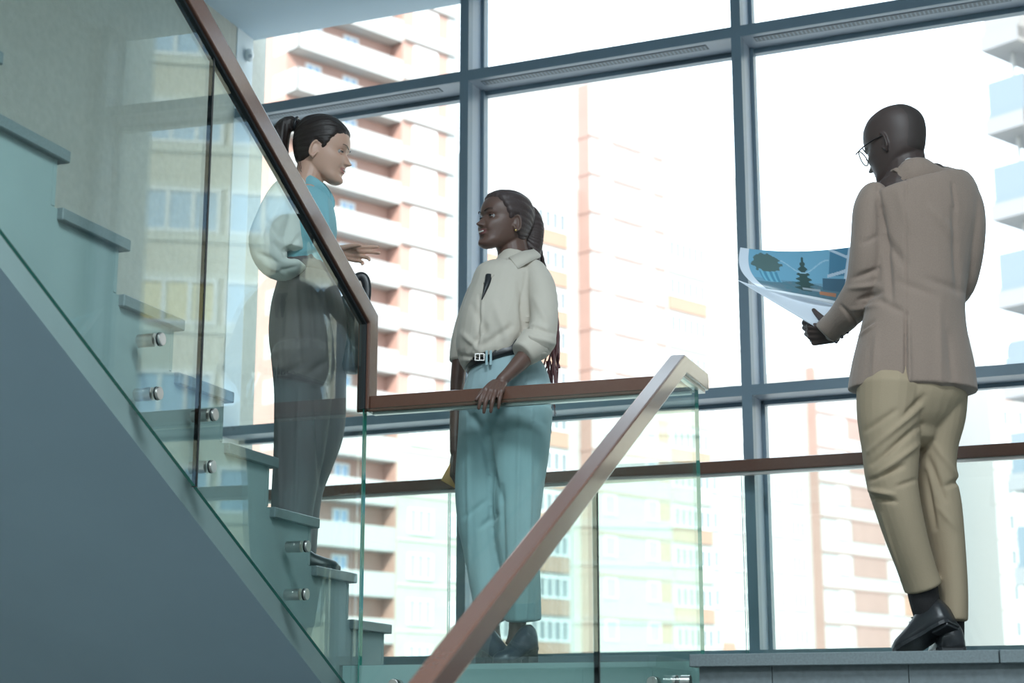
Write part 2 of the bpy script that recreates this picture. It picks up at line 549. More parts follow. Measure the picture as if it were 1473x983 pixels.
# --- right flight
br = thing('glass_balustrade', 'right glass balustrade falling towards the viewer with a broad glossy rail', 'balustrade', (XR, 4.2, 0))
ZR = lambda y: .900 + .5165 * (y - 5.07)
q0 = Vector((XR, 1.6, ZR(1.6))); q1 = Vector((XR, 5.07, .900)); q2 = Vector((XR, YG + RW / 2, .900))
d0 = (q1 - q0).normalized(); d1 = (q2 - q1).normalized()
upv = lambda d: nx.cross(d).normalized()
mm = (upv(d0) + upv(d1)).normalized(); mm = mm / mm.dot(upv(d0))
hr = rail_path([(q0, side, upv(d0)), (q1, side, mm), (q2, side, upv(d1))], RW + .004, RH, 'handrail', br, M_WOOD)
bevel(hr, .005)
rail_path([(q0 - upv(d0) * .012, side, upv(d0)), (q1 - mm * .012, side, mm), (q2 - Vector((0, 0, .012)), side, upv(d1))], .024, RH - .008, 'rail_channel', br, M_STEEL)
zrb = lambda y: -.30 if y > YSL + .1 else -.30 + .521 * (y - YSL - .1)
zrt = lambda y: min(.885, ZR(y) - .015)
YJ2 = 4.168
glass_panel([(1.6, zrb(1.6)), (YJ2 - .003, zrb(YJ2)), (YJ2 - .003, zrt(YJ2)), (1.6, zrt(1.6))], 'x', XR, br)
glass_panel([(YJ2 + .003, zrb(YJ2)), (YSL + .1, -.30), (YG - .05, -.30), (YG - .05, .885), (5.06, .885), (YJ2 + .003, zrt(YJ2))], 'x', XR, br)
v, f = prism([(YJ2 - .003, zrb(YJ2)), (YJ2 + .003, zrb(YJ2)), (YJ2 + .003, zrt(YJ2)), (YJ2 - .003, zrt(YJ2))], 'x', XR - .0075, XR + .0075)
fix_normals(mk('joint_seal', v, f, M_DARKRUB, br))
for y, z in ((5.0, -.075), (4.35, -.33), (3.9, -.56)):
    bolt((XR, y, z), (-1, 0, 0), br, .034)

# ================================================================== THE CITY OUTSIDE
def azv(a): return Vector((math.sin(math.radians(a)), math.cos(math.radians(a)), 0))
def frame(corner, azs, azt, k=1.0):
    """k < 1 moves a block nearer along the line of sight and scales it to match"""
    s, t = azv(azs), azv(azt)
    T = Matrix((s, t, Vector((0, 0, 1)))).transposed().to_4x4()
    T.translation = Vector((corner[0], corner[1], 0))
    if k != 1.0:
        T = Matrix.Translation(CAM) @ Matrix.Scale(k, 4) @ Matrix.Translation(-CAM) @ T
    return T
WHITE = mat('white_render', (.47, .465, .45), .8)
CREAM = mat('cream_render', (.56, .51, .40), .85)
BEIGE = mat('beige_brick', (.47, .45, .40), .85, var=.06, vscale=.6)
REDB = mat('red_brick', (.48, .30, .25), .85, var=.05, vscale=.8)
ORANGE = mat('orange_spandrel', (.45, .285, .21), .8)
PINK = mat('pinkish_brick', (.38, .255, .22), .85, var=.04, vscale=.7)
FRAME = mat('white_window_frame', (.80, .80, .80), .5)
PANE = mat('blue_pane', (.34, .50, .70), .08, spec=.8)
PANEL = mat('pale_pane', (.46, .50, .54), .2, spec=.3)
PANED = mat('grey_pane', (.25, .27, .285), .15, spec=.3)
YEL = mat('yellow_curtain_pane', (.72, .60, .30), .3)
SILL = mat('pale_sill', (.60, .58, .49), .8)

WIN = {}
def win_mesh(key, w, h, lights, dep):
    """frame mesh and pane mesh of one window in its own axes (x along, y depth outward -, z up)"""
    if key in WIN: return WIN[key]
    fr = MB(); fw = .13
    fr.box(-w / 2, w / 2, -dep, 0, -h / 2, -h / 2 + fw); fr.box(-w / 2, w / 2, -dep, 0, h / 2 - fw, h / 2)
    for i in range(lights + 1):
        c = -w / 2 + fw / 2 + (w - fw) * i / lights
        fr.box(c - fw / 2, c + fw / 2, -dep, 0, -h / 2 + fw, h / 2 - fw)
    pn = MB(); pn.box(-w / 2 + .02, w / 2 - .02, -dep * .4, 0, -h / 2 + .02, h / 2 - .02)
    WIN[key] = (fr, pn)
    return WIN[key]
WMESH = {}
def window(parent, T, s, t, z, w, h, lights, pane, normal='t', dep=.12):
    """window standing on the wall plane t (or on the plane s for normal 's'); shares its meshes with its likes"""
    key = (w, h, lights, pane.name, dep)
    if key not in WMESH:
        fr, pn = win_mesh(key, w, h, lights, dep)
        ms_ = []
        for nm, q, mm_ in (('window', fr, FRAME), ('pane', pn, pane)):
            me = bpy.data.meshes.new(nm); me.from_pydata([tuple(p) for p in q.v], [], q.f); me.materials.append(mm_); me.update()
            ms_.append(me)
        WMESH[key] = ms_
    mf, mp = WMESH[key]
    o = bpy.data.objects.new('window', mf); COL.objects.link(o); o.parent = parent
    o.location = (T @ Vector((s, t, z))) - parent.location
    ex = T.to_3x3() @ Vector((1, 0, 0)) if normal == 't' else T.to_3x3() @ Vector((0, 1, 0))
    o.rotation_euler = (0, 0, math.atan2(ex.y, ex.x))
    if normal == 's':
        o.rotation_euler = (0, 0, math.atan2(-ex.y, -ex.x))
    o.scale = [T.to_scale().x] * 3
    p = bpy.data.objects.new('pane', mp); COL.objects.link(p); p.parent = o
    return o
def part(name, parent, T, boxes, m):
    b_ = MB()
    for q in boxes: b_.box(*q, T)
    return fix_normals(b_.build(name, m, parent))

# note: t grows away from the viewer on the face plane t = 0 of each block; negative t stands proud of it
# ---- A: red and white block with balconies, far left
TA = frame((-49.418, 95.082), 25.8, -64.2, .88)
A = thing('apartment_building', 'red brick apartment block with white balconies behind the left window bay', 'building', (-43.5, 83.7, -9))
part('wall', A, TA, [(0.0, 9.1, 1.3, 14, -9, 56), (9.1, 14.3, 0, 14, -9, 56)], REDB)
part('corner_wall', A, TA, [(13.35, 14.3, -.06, 0, -9, 56)], WHITE)
part('side_wall', A, TA, [(1.2, 14.0, 2.6, 16, -9, 56.2)], WHITE)
part('lower_wall', A, TA, [(9.15, 17, -.1, 12, -9, 20.6)], BEIGE)
part('roof', A, TA, [(-.3, 14.6, -.4, 16.3, 56.2, 57)], WHITE)
for k in range(-5, 12):
    zc_ = 37.35 - 3.0 * k
    if zc_ < 4: continue
    low = zc_ < 20
    window(A, TA, 11.2, 0 if not low else -.1, zc_, 2.2, 1.73, 3, PANEL)
    if not low:
        part('spandrel', A, TA, [(9.12, 13.9, -.3, 0, zc_ - 1.95, zc_ - .97)], WHITE)
    else:
        part('spandrel', A, TA, [(9.12, 17, -.17, -.1, zc_ - 1.35, zc_ - 1.2)], SILL)
        window(A, TA, 14.4, -.1, zc_, 1.3, 1.6, 2, PANEL)
    window(A, TA, 5.4, 1.3, zc_ - .25, 1.3, 1.5, 2, PANE)
    window(A, TA, 2.2, 1.3, zc_ - .25, 1.3, 1.5, 2, PANE)
    part('balcony', A, TA, [(-.02, 9.1, 0, .14, zc_ - 2.15, zc_ - .55), (-.02, .12, 0, 2.7, zc_ - 2.15, zc_ - .55),
                            (0, 9.1, .1, 1.4, zc_ - 2.15, zc_ - 1.95), (8.98, 9.1, .1, 1.3, zc_ - 2.15, zc_ - .55)], WHITE)
    window(A, TA, 1.2, 4.4, zc_ + .3, 1.5, 1.6, 2, PANE, 's')
    window(A, TA, 1.2, 7.4, zc_ + .3, 1.5, 1.6, 2, PANE, 's')
    part('brick_band', A, TA, [(1.12, 1.2, 2.7, 5.9, zc_ - .75, zc_ - .6)], PINK)

# ---- B: stepped block in the middle bay
TB = frame((-35.263, 114.705), 25.8, -64.2)
B = thing('apartment_building', 'stepped pale apartment block with orange glazed loggias in the middle bay', 'building', (-35.3, 114.7, -9))
part('wall', B, TB, [(0, 8.3, 0, 14, -9, 50)], WHITE)
part('wing_wall', B, TB, [(-12.5, 0, 1.2, 8, -9, 38.9)], WHITE)
part('loggia_wall', B, TB, [(8.3, 13.2, -.1, 12, -9, 46)], WHITE)
part('end_wall', B, TB, [(13.2, 18.6, .6, 12, -9, 44)], WHITE)
part('side_band', B, TB, [(-.04, 0, .04, 1.16, -9, 47)], PINK)
for k in range(-2, 11):
    zc_ = 36.05 - 2.95 * k
    if zc_ < 4: continue
    if zc_ < 44:
        window(B, TB, 1.7, 0, zc_, 1.3, 1.5, 1, PANEL); window(B, TB, 6.3, 0, zc_, 1.3, 1.5, 1, PANEL)
        part('yellow_panel', B, TB, [(7.1, 8.3, -.03, 0, zc_ - .7, zc_ + .7)], BEIGE if k < 4 else ORANGE)
    part('floor_band', B, TB, [(-.06, 8.3, -.08, 0, zc_ + .82, zc_ + 1.0), (-.1, -.02, -.08, 1.2, zc_ + .82, zc_ + 1.0)], PINK)
    if zc_ < 37.6:
        window(B, TB, -3.3, 1.2, zc_ - .15, 3.9, 1.5, 5, PANED)
        window(B, TB, -9.0, 1.2, zc_ - .15, 3.9, 1.5, 5, PANED)
        part('loggia_spandrel', B, TB, [(-5.3, -1.35, 1.06, 1.2, zc_ - 2.05, zc_ - .95)], ORANGE)
        part('loggia_spandrel', B, TB, [(-11.0, -7.05, 1.06, 1.2, zc_ - 2.05, zc_ - .95)], ORANGE)
    if zc_ < 37:
        window(B, TB, 10.75, -.1, zc_ - .2, 4.4, 1.5, 6, PANED)
        part('loggia_spandrel', B, TB, [(8.5, 13.0, -.24, -.1, zc_ - 2.05, zc_ - 1.0)], (BEIGE, ORANGE)[k % 2])
    if zc_ < 38:
        window(B, TB, 14.3, .6, zc_, .75, 1.45, 1, PANED); window(B, TB, 17.3, .6, zc_, 1.7, 1.45, 3, PANED)
part('brick_panel', B, TB, [(14.9, 16.4, .54, .6, 3.6, 6.2)], ORANGE)

# ---- C: pinkish block low in the right bay
TC = frame((-23.343, 139.503), 25.8, -64.2)
Cb = thing('apartment_building', 'low pinkish apartment block with thin red floor bands in the right bay', 'building', (-23.3, 139.5, -9))
part('wall', Cb, TC, [(0, 14.5, 0, 16, -9, 29.5)], WHITE)
part('side_wall', Cb, TC, [(-8, 0, 1.0, 9, -9, 26.0)], WHITE)
part('corner_wall', Cb, TC, [(-.05, 0, .1, 1.0, -9, 29.4)], PINK)
for k in range(0, 9):
    zc_ = 24.6 - 2.9 * k
    if zc_ < 3: continue
    part('floor_band', Cb, TC, [(-.08, 14.5, -.1, 0, zc_ + .85, zc_ + 1.03)], PINK)
    window(Cb, TC, 2.9, 0, zc_, 1.5, 1.5, 2, PANEL); window(Cb, TC, 10.4, 0, zc_, 1.5, 1.5, 2, PANEL)
    part('brick_panel', Cb, TC, [(11.6, 13.4, -.04, 0, zc_ - .85, zc_ + .85)], ORANGE)
    part('pale_panel', Cb, TC, [(4.2, 9.2, -.04, 0, zc_ - .85, zc_ + .85)], PINK)
    for s_, w_, n_ in ((-2.0, 2.0, 3), (-4.6, 1.3, 2), (-6.6, 1.0, 1)):
        window(Cb, TC, s_, 1.0, zc_ - .2, w_, 1.5, n_, PANED)
# ---- D: white block beyond, right edge
TD_ = frame((-10.2, 150.0), 60, -30)
D = thing('apartment_building', 'far white apartment block with rows of small windows behind the man\'s legs', 'building', (-10.2, 150, -9))
part('wall', D, TD_, [(0, 34, 0, 14, -9, 34)], WHITE)
for k in range(0, 9):
    zc_ = 29.0 - 3.0 * k
    if zc_ < 3: continue
    for s_, w_, n_ in ((1.3, .8, 1), (3.4, 2.2, 3), (6.6, .8, 1), (14.2, 2.2, 3), (18.0, .8, 1)):
        window(D, TD_, s_, 0, zc_, w_, 1.5, n_, PANED)
    part('brick_panel', D, TD_, [(9.6, 12.6, -.06, 0, zc_ - .9, zc_ + .9)], ORANGE)
    part('floor_band', D, TD_, [(0, 34, -.05, 0, zc_ - 1.5, zc_ - 1.38)], PINK)

# ---- E: cream block to the right, whose end shows at the frame edge and whose face is mirrored in the left balustrade
TE = frame((26.5, 45.9), 120, 30)
Eb = thing('apartment_building', 'cream apartment block with blue glazed balconies at the right edge of the photo', 'building', (26.5, 45.9, -9))
part('wall', Eb, TE, [(-32.6, 34, 0, 13, -9, 40)], CREAM)
for k in range(0, 11):
    zt = 17.46 + 3.12 * (5 - k)
    part('sill_band', Eb, TE, [(-32.6, 34, -.10, 0, zt - 1.85, zt - 1.58), (-32.6, 34, -.06, 0, zt, zt + .2)], SILL)
    for j in range(16):
        s_ = -28.6 + 3.72 * j
        if s_ > -22 and s_ < -11: continue
        window(Eb, TE, s_, 0, zt - .79, 3.5, 1.56, (3, 4)[j % 2], (YEL if (j == 7 and k == 6) else PANE))
    # balcony stack on the near end
    if 1 < k < 10:
        zt2 = 18.16 + 3.3 * (5 - k)
        part('balcony', Eb, TE, [(-34.1, -32.6, -1.2, 2.5, zt2 - .15, zt2 + .45), (-34.1, -32.6, -1.1, 2.4, zt2 + .45, zt2 + 1.75)], (mat('blue_balcony_panel', (.20, .245, .285), .4) if k > 3 else mat('grey_balcony_panel', (.30, .30, .31), .6)))
        part('balcony_base', Eb, TE, [(-34.2, -32.6, -1.25, 2.6, zt2 - .3, zt2 + .3)], mat('grey_balcony_panel', (.30, .30, .31), .6))
part('drain_pipe', Eb, TE, [(-33.55, -33.45, -.3, -.2, 0, 30)], WHITE)
b = MB(); b.box(-260, 260, 20, 320, -9.4, -9)
struct(b.build('floor', mat('street_ground', (.42, .42, .40), .9, var=.1, vscale=.2)), 'street level ground outside far below the window')

# ================================================================== PEOPLE
NV = Vector((math.sin(YAW), math.cos(YAW), 0))    # horizontal viewing direction
RV = Vector((math.cos(YAW), -math.sin(YAW), 0))   # to the right of it
ZV = Vector((0, 0, 1))

class Fig:
    """a person standing at base; P() turns a photo pixel into a point on the upright plane d metres behind the base"""
    def __init__(self, base):
        self.base = Vector(base)
        self.k = NV.dot(self.base)
        self.mpp = (self.base + ZV - CAM).dot(cF) / FPX
    def P(self, x, y, d=0.0):
        return pix_plane(x, y, NV, self.k + d)
    def path(self, rows):
        """rows of (px, py, d, half width in px, half depth in m) -> arrays"""
        return ([self.P(r[0], r[1], r[2]) for r in rows], [r[3] * self.mpp for r in rows], [r[4] for r in rows])

def smooth_rows(P, A, B, sub):
    X = [list(p) + [a, b] for p, a, b in zip(P, A, B)]
    X = np.array(X, float)
    n = len(X)
    out = []
    for i in range(n - 1):
        p0, p1, p2, p3 = X[max(i - 1, 0)], X[i], X[i + 1], X[min(i + 2, n - 1)]
        for k in range(sub):
            t = k / sub
            out.append(.5 * ((2 * p1) + (-p0 + p2) * t + (2 * p0 - 5 * p1 + 4 * p2 - p3) * t * t + (-p0 + 3 * p1 - 3 * p2 + p3) * t ** 3))
    out.append(X[-1])
    out = np.array(out)
    lo = X[:, 3:].min(axis=0) * .8
    out[:, 3:] = np.maximum(out[:, 3:], lo)
    return out

def tube(P, A, B, sub=4, n=20, e=2.0, cap=True, twist=0.0, c0=None, c1=None):
    """closed loft; A is the half width across the view, B the half width along it"""
    R_ = smooth_rows(P, A, B, sub)
    pts = [Vector(r[:3]) for r in R_]
    m = len(pts)
    s_prev = RV.copy()
    V, F = [], []
    frames = []
    for i in range(m):
        t = (pts[min(i + 1, m - 1)] - pts[max(i - 1, 0)]).normalized()
        s = t.cross(NV)
        if s.length > .35:
            s.normalize()
            if s.dot(s_prev) < 0: s = -s
        else:
            s = (s_prev - t * s_prev.dot(t)).normalized()
        s_prev = s
        q = s.cross(t)
        if twist:
            s, q = s * math.cos(twist) + q * math.sin(twist), -s * math.sin(twist) + q * math.cos(twist)
        frames.append((t, s, q))
    def ring(c, s, q, a, b):
        for j in range(n):
            th = 2 * math.pi * j / n
            c_, s_ = math.cos(th), math.sin(th)
            V.append(c + s * (a * math.copysign(abs(c_) ** (2 / e), c_)) + q * (b * math.copysign(abs(s_) ** (2 / e), s_)))
    def capring(i, sgn):
        t, s, q = frames[i]; a, b = R_[i][3], R_[i][4]
        r = min(a, b)
        big = max(a, b) > .03
        r *= (c0 if c0 is not None else .6 if big else 1) if sgn < 0 else (c1 if c1 is not None else .12 if big else 1)
        for f in ((.5, .87), (.85, .53), (1.0, .12)) if sgn > 0 else ((1.0, .12), (.85, .53), (.5, .87)):
            ring(pts[i] + t * (sgn * r * f[0]), s, q, a * f[1], b * f[1])
    if cap: capring(0, -1)
    for i in range(m):
        t, s, q = frames[i]
        ring(pts[i], s, q, R_[i][3], R_[i][4])
    if cap: capring(m - 1, 1)
    k = len(V) // n
    for i in range(k - 1):
        for j in range(n):
            F.append((i * n + j, i * n + (j + 1) % n, (i + 1) * n + (j + 1) % n, (i + 1) * n + j))
    F.append(tuple(range(n))[::-1]); F.append(tuple((k - 1) * n + j for j in range(n)))
    return V, F

def ball(c, rx, ry, rz, rot=None, nu=20, nv=12):
    V, F = [], []
    c = Vector(c)
    for i in range(nv + 1):
        a = math.pi * i / nv - math.pi / 2
        for j in range(nu):
            t = 2 * math.pi * j / nu
            v = Vector((rx * math.cos(a) * math.cos(t), ry * math.cos(a) * math.sin(t), rz * math.sin(a)))
            V.append(c + (rot @ v if rot else v))
    for i in range(nv):
        for j in range(nu):
            F.append((i * nu + j, i * nu + (j + 1) % nu, (i + 1) * nu + (j + 1) % nu, (i + 1) * nu + j))
    return V, F

def solid(name, parts, m, parent, voxel=.006, smooth=4, post=None, dec=None, zones=None):
    """union of overlapping closed shapes grown into ONE continuous surface"""
    v, f = [], []
    for pv, pf in parts:
        o = len(v); v += [tuple(p) for p in pv]; f += [tuple(i + o for i in q) for q in pf]
    me = bpy.data.meshes.new('tmp'); me.from_pydata(v, [], f); me.update()
    bm = bmesh.new(); bm.from_mesh(me); bmesh.ops.recalc_face_normals(bm, faces=bm.faces); bm.to_mesh(me); bm.free()
    ob = bpy.data.objects.new('tmp', me); COL.objects.link(ob)
    r = ob.modifiers.new('r', 'REMESH'); r.mode = 'VOXEL'; r.voxel_size = voxel
    if smooth:
        s = ob.modifiers.new('s', 'SMOOTH'); s.factor = .5; s.iterations = smooth
    if dec:
        d = ob.modifiers.new('d', 'DECIMATE'); d.ratio = dec
    dg = bpy.context.evaluated_depsgraph_get()
    me2 = bpy.data.meshes.new_from_object(ob.evaluated_get(dg))
    bpy.data.objects.remove(ob); bpy.data.meshes.remove(me)
    me2.name = name
    nv = len(me2.vertices)
    co = np.empty(nv * 3); me2.vertices.foreach_get('co', co); co = co.reshape(-1, 3)
    if post is not None:
        no = np.empty(nv * 3); me2.vertices.foreach_get('normal', no); no = no.reshape(-1, 3)
        co = post(co, no)
    off = Vector(parent.location)
    q = parent.parent
    while q is not None:
        off += Vector(q.location); q = q.parent
    me2.vertices.foreach_set('co', (co - np.array(off)).ravel())
    me2.materials.clear()
    for mm_ in (m if isinstance(m, (list, tuple)) else [m]): me2.materials.append(mm_)
    mi = np.zeros(len(me2.polygons), int)
    if zones is not None:
        ct = np.empty(len(me2.polygons) * 3); me2.polygons.foreach_get('center', ct)
        mi = zones(ct.reshape(-1, 3) + np.array(off))
    me2.polygons.foreach_set('material_index', mi)
    me2.polygons.foreach_set('use_smooth', [True] * len(me2.polygons))
    me2.update()
    o = bpy.data.objects.new(name, me2); COL.objects.link(o); o.parent = parent
    return o

def to_pix(co):
    d = co - np.array(CAM)
    z = d @ np.array(cF)
    return 736.5 + FPX * (d @ np.array(cR)) / z, 491.5 - FPX * (d @ np.array(cU)) / z

def folds_post(folds, noise_amp=0.0, noise_scale=9.0, stretch=(1, 1, .35), front=True):
    """creases pressed into cloth: (x0,y0,x1,y1,width px,depth m), each a soft ridge along a line on the figure"""
    def post(co, no):
        amp = np.zeros(len(co))
        if folds:
            x, y = to_pix(co)
            face = np.clip(-(no @ np.array(NV)) * 1.6 + .5, 0, 1) if front else 1.0
            for x0, y0, x1, y1, w, a in folds:
                dx, dy = x1 - x0, y1 - y0
                L2 = dx * dx + dy * dy
                t = np.clip(((x - x0) * dx + (y - y0) * dy) / L2, 0, 1)
                d2 = (x - x0 - t * dx) ** 2 + (y - y0 - t * dy) ** 2
                prof = np.exp(-d2 / (w * w)) * np.sin(np.pi * np.clip(t * .86 + .07, 0, 1)) ** .6
                amp += 1.5 * a * prof * face
        if noise_amp:
            s = np.array([noise.noise(Vector((c[0] * noise_scale * stretch[0], c[1] * noise_scale * stretch[1], c[2] * noise_scale * stretch[2]))) for c in co])
            amp += noise_amp * s
        return co + no * amp[:, None]
    return post

def flap(name, top, bot, m, parent, th=.004, sub=5):
    """a folded piece of cloth between two edges, with thickness"""
    def dense(pts):
        R_ = smooth_rows(pts, [1] * len(pts), [1] * len(pts), sub)
        return [Vector(r[:3]) for r in R_]
    a, c = dense(top), dense(bot)
    n = len(a); V, F = [], []
    for i in range(n):
        mid = (a[i] + c[i]) / 2 - NV * .004
        for p in (a[i], mid, c[i]): V.append(p)
        for p in (a[i], mid, c[i]): V.append(p + NV * th)
    for i in range(n - 1):
        for j in range(2):
            F.append((6 * i + j, 6 * i + 6 + j, 6 * i + 7 + j, 6 * i + 1 + j))
            F.append((6 * i + 3 + j, 6 * i + 4 + j, 6 * i + 10 + j, 6 * i + 9 + j))
        F.append((6 * i, 6 * i + 3, 6 * i + 9, 6 * i + 6)); F.append((6 * i + 2, 6 * i + 8, 6 * i + 11, 6 * i + 5))
    for i in (0, n - 1): F.append(tuple(6 * i + k for k in (0, 1, 2, 5, 4, 3)))
    return fix_normals(mk(name, V, F, m, parent, True))

# ------------------------------------------------------------------ heads
HZ = np.array([.000, .006, .020, .040, .055, .075, .100, .120, .140, .165, .190, .210, .221, .2255])
HYF = np.array([.080, .090, .094, .0905, .0925, .094, .0945, .0925, .0965, .093, .080, .056, .028, .004])
HYB = np.array([.055, .040, .010, -.036, -.064, -.080, -.091, -.098, -.1015, -.100, -.088, -.066, -.036, -.012])
HW = np.array([.014, .027, .042, .053, .059, .0645, .069, .0712, .0735, .0742, .0685, .0535, .031, .006])
def hermite(x, xs, ys):
    m = np.gradient(ys, xs)
    i = np.clip(np.searchsorted(xs, x) - 1, 0, len(xs) - 2)
    h = xs[i + 1] - xs[i]; t = (x - xs[i]) / h
    return (2 * t**3 - 3 * t**2 + 1) * ys[i] + (t**3 - 2 * t**2 + t) * h * m[i] + (-2 * t**3 + 3 * t**2) * ys[i + 1] + (t**3 - t**2) * h * m[i + 1]

def head_shape(nz=120, nt=128, smile=1.0, nose=1.0, wide=1.0, lips=1.0, fem=1.0):
    z = .2255 * (1 - np.cos(np.pi * (np.arange(nz) + .5) / nz)) / 2
    yf, yb, w = hermite(z, HZ, HYF), hermite(z, HZ, HYB), hermite(z, HZ, HW)
    th = 2 * np.pi * np.arange(nt) / nt
    th = th - .32 * np.sin(th) if False else th
    S = lambda a, e: np.sign(a) * np.abs(a) ** (2 / e)
    cy, hy = (yf + yb) / 2, (yf - yb) / 2
    X = w[:, None] * S(np.sin(th), 2.25)[None, :] * wide
    Y = cy[:, None] + hy[:, None] * S(np.cos(th), 2.1)[None, :]
    Z = np.repeat(z[:, None], nt, 1)
    fr = np.clip((Y - .02) / .05, 0, 1)                       # face side only
    g = lambda x0, z0, sx, sz: np.exp(-((X - x0) / sx) ** 2 - ((Z - z0) / sz) ** 2)
    g2 = lambda x0, z0, sx, sz: g(x0, z0, sx, sz) + g(-x0, z0, sx, sz)
    D = np.zeros_like(X)
    D += -.0110 * g2(.031, .1125, .017, .0105)                # eye sockets
    D += .0035 * g2(.030, .1285, .020, .006) * (1 if fem > .5 else 2)   # brow
    D += -.0030 * g(0, .118, .010, .010)                      # nasion
    t = np.clip((.120 - Z) / .042, 0, 1)
    ridge = t ** 1.25 * .0225 * nose
    fall = 1 / (1 + np.exp((.0725 - Z) / .0016))
    sx = .0062 + .0040 * t
    D += ridge * fall * np.exp(-(X / sx) ** 2)
    D += .0045 * g(0, .0805, .0085, .0065)
    D += .0085 * g2(.0125 * wide, .0775, .0062, .0062) * fall
    D += -.0035 * g2(.0075, .0705, .0035, .0025)
    D += .0055 * g2(.043, .087, .019, .014)                   # cheek bones
    D += .0045 * smile * g2(.034, .070, .012, .012)           # smiling cheeks
    D += -.0030 * smile * g2(.027, .060, .004, .010)
    zc_ = .0535 + smile * 2.4 * X ** 2
    D += .0062 * lips * np.exp(-(X / .021) ** 2 - ((Z - zc_ - .0055) / .0042) ** 2)
    D += .0075 * lips * np.exp(-(X / .019) ** 2 - ((Z - zc_ + .0060) / .0046) ** 2)
    D += -.0060 * np.exp(-(X / .026) ** 4 - ((Z - zc_) / .0021) ** 2)
    D += -.0040 * g(0, .034, .020, .005)
    D += .0050 * g(0, .015, .014, .010)
    D += -.0028 * g(0, .066, .0035, .004)                     # philtrum
    D += -.004 * g2(.058, .125, .012, .02)                    # temples
    Y = Y + D * fr
    V = [Vector((x, y, zz)) for x, y, zz in zip(X.ravel(), Y.ravel(), Z.ravel())]
    F = []
    for i in range(nz - 1):
        for j in range(nt):
            F.append((i * nt + j, i * nt + (j + 1) % nt, (i + 1) * nt + (j + 1) % nt, (i + 1) * nt + j))
    F.append(tuple(range(nt))[::-1]); F.append(tuple((nz - 1) * nt + j for j in range(nt)))
    return V, F

def ear_parts(T):
    out = []
    for sg in (-1, 1):
        R_ = Matrix.Rotation(sg * .35, 3, 'Z') @ Matrix.Rotation(-.18, 3, 'X')
        pts = []
        for k in range(19):
            a = -.55 + 4.9 * k / 18
            pts.append(Vector((sg * (.0045 + .001 * math.sin(a)), -.0135 * math.sin(a) - .002, .0265 * math.cos(a) + (.004 if k < 9 else 0))))
        c = Vector((sg * .0705, -.006, .0985))
        P = [T @ (c + R_ @ p) for p in pts]
        out.append(tube(P, [.0042] * 19, [.0042] * 19, 1, 8))
        out.append(tuple([[T @ (c + R_ @ (v + Vector((-sg * .001, 0, 0)))) for v in ball((0, 0, 0), .0055, .0115, .0225)[0]], ball((0, 0, 0), 1, 1, 1)[1]]))
        out.append(tuple([[T @ (c + R_ @ v) for v in ball((sg * .002, .004, -.026), .0042, .006, .008)[0]], ball((0, 0, 0), 1, 1, 1)[1]]))
    return out

def head_matrix(centre, fwd, roll=0.0, sc=1.0):
    """fwd: face direction in (right, away, up) of the view; the skull centre (0,-.01,.115) lands on centre"""
    f = (RV * fwd[0] + NV * fwd[1] + ZV * fwd[2]).normalized()
    r = f.cross(ZV).normalized(); u = r.cross(f)
    r, u = r * math.cos(roll) + u * math.sin(roll), -r * math.sin(roll) + u * math.cos(roll)
    T = Matrix((r, f, u)).transposed().to_4x4() @ Matrix.Scale(sc, 4)
    T.translation = Vector(centre) - (T.to_3x3() @ Vector((0, -.005, .115)))
    return T

def hair_cap(T, zx, zy, thick, low=-.006, wob=0.0, vol=None):
    """closed shell that stands proud of the skull behind the hairline z = zy(y) and dives under the skin before it"""
    v, f = head_shape(smile=0, nose=0, lips=0)
    out = []
    for p in v:
        hl = p.z - float(np.interp(p.y, zx, zy)) + wob * math.sin(p.x * 400)
        k = 1 / (1 + math.exp(-max(-30, min(30, hl / .0035))))
        d = Vector((p.x, (p.y + .005), (p.z - .115) * 1.0)).normalized()
        t = thick + (vol(p) if vol else 0)
        out.append(T @ (p + d * (low + (t - low) * k)))
    return out, f

def face_zones(T, lips=1, smile=1.0):
    Ti = np.array(T.inverted())
    def z(ct):
        p = ct @ Ti[:3, :3].T + Ti[:3, 3]
        zc_ = .0535 + smile * 2.4 * p[:, 0] ** 2
        on = (np.abs(p[:, 0]) < .0245) & (p[:, 1] > .075) & (np.abs(p[:, 2] - zc_) < .0115 * np.sqrt(np.clip(1 - (p[:, 0] / .025) ** 2, 0, 1)))
        return on.astype(int)
    return z

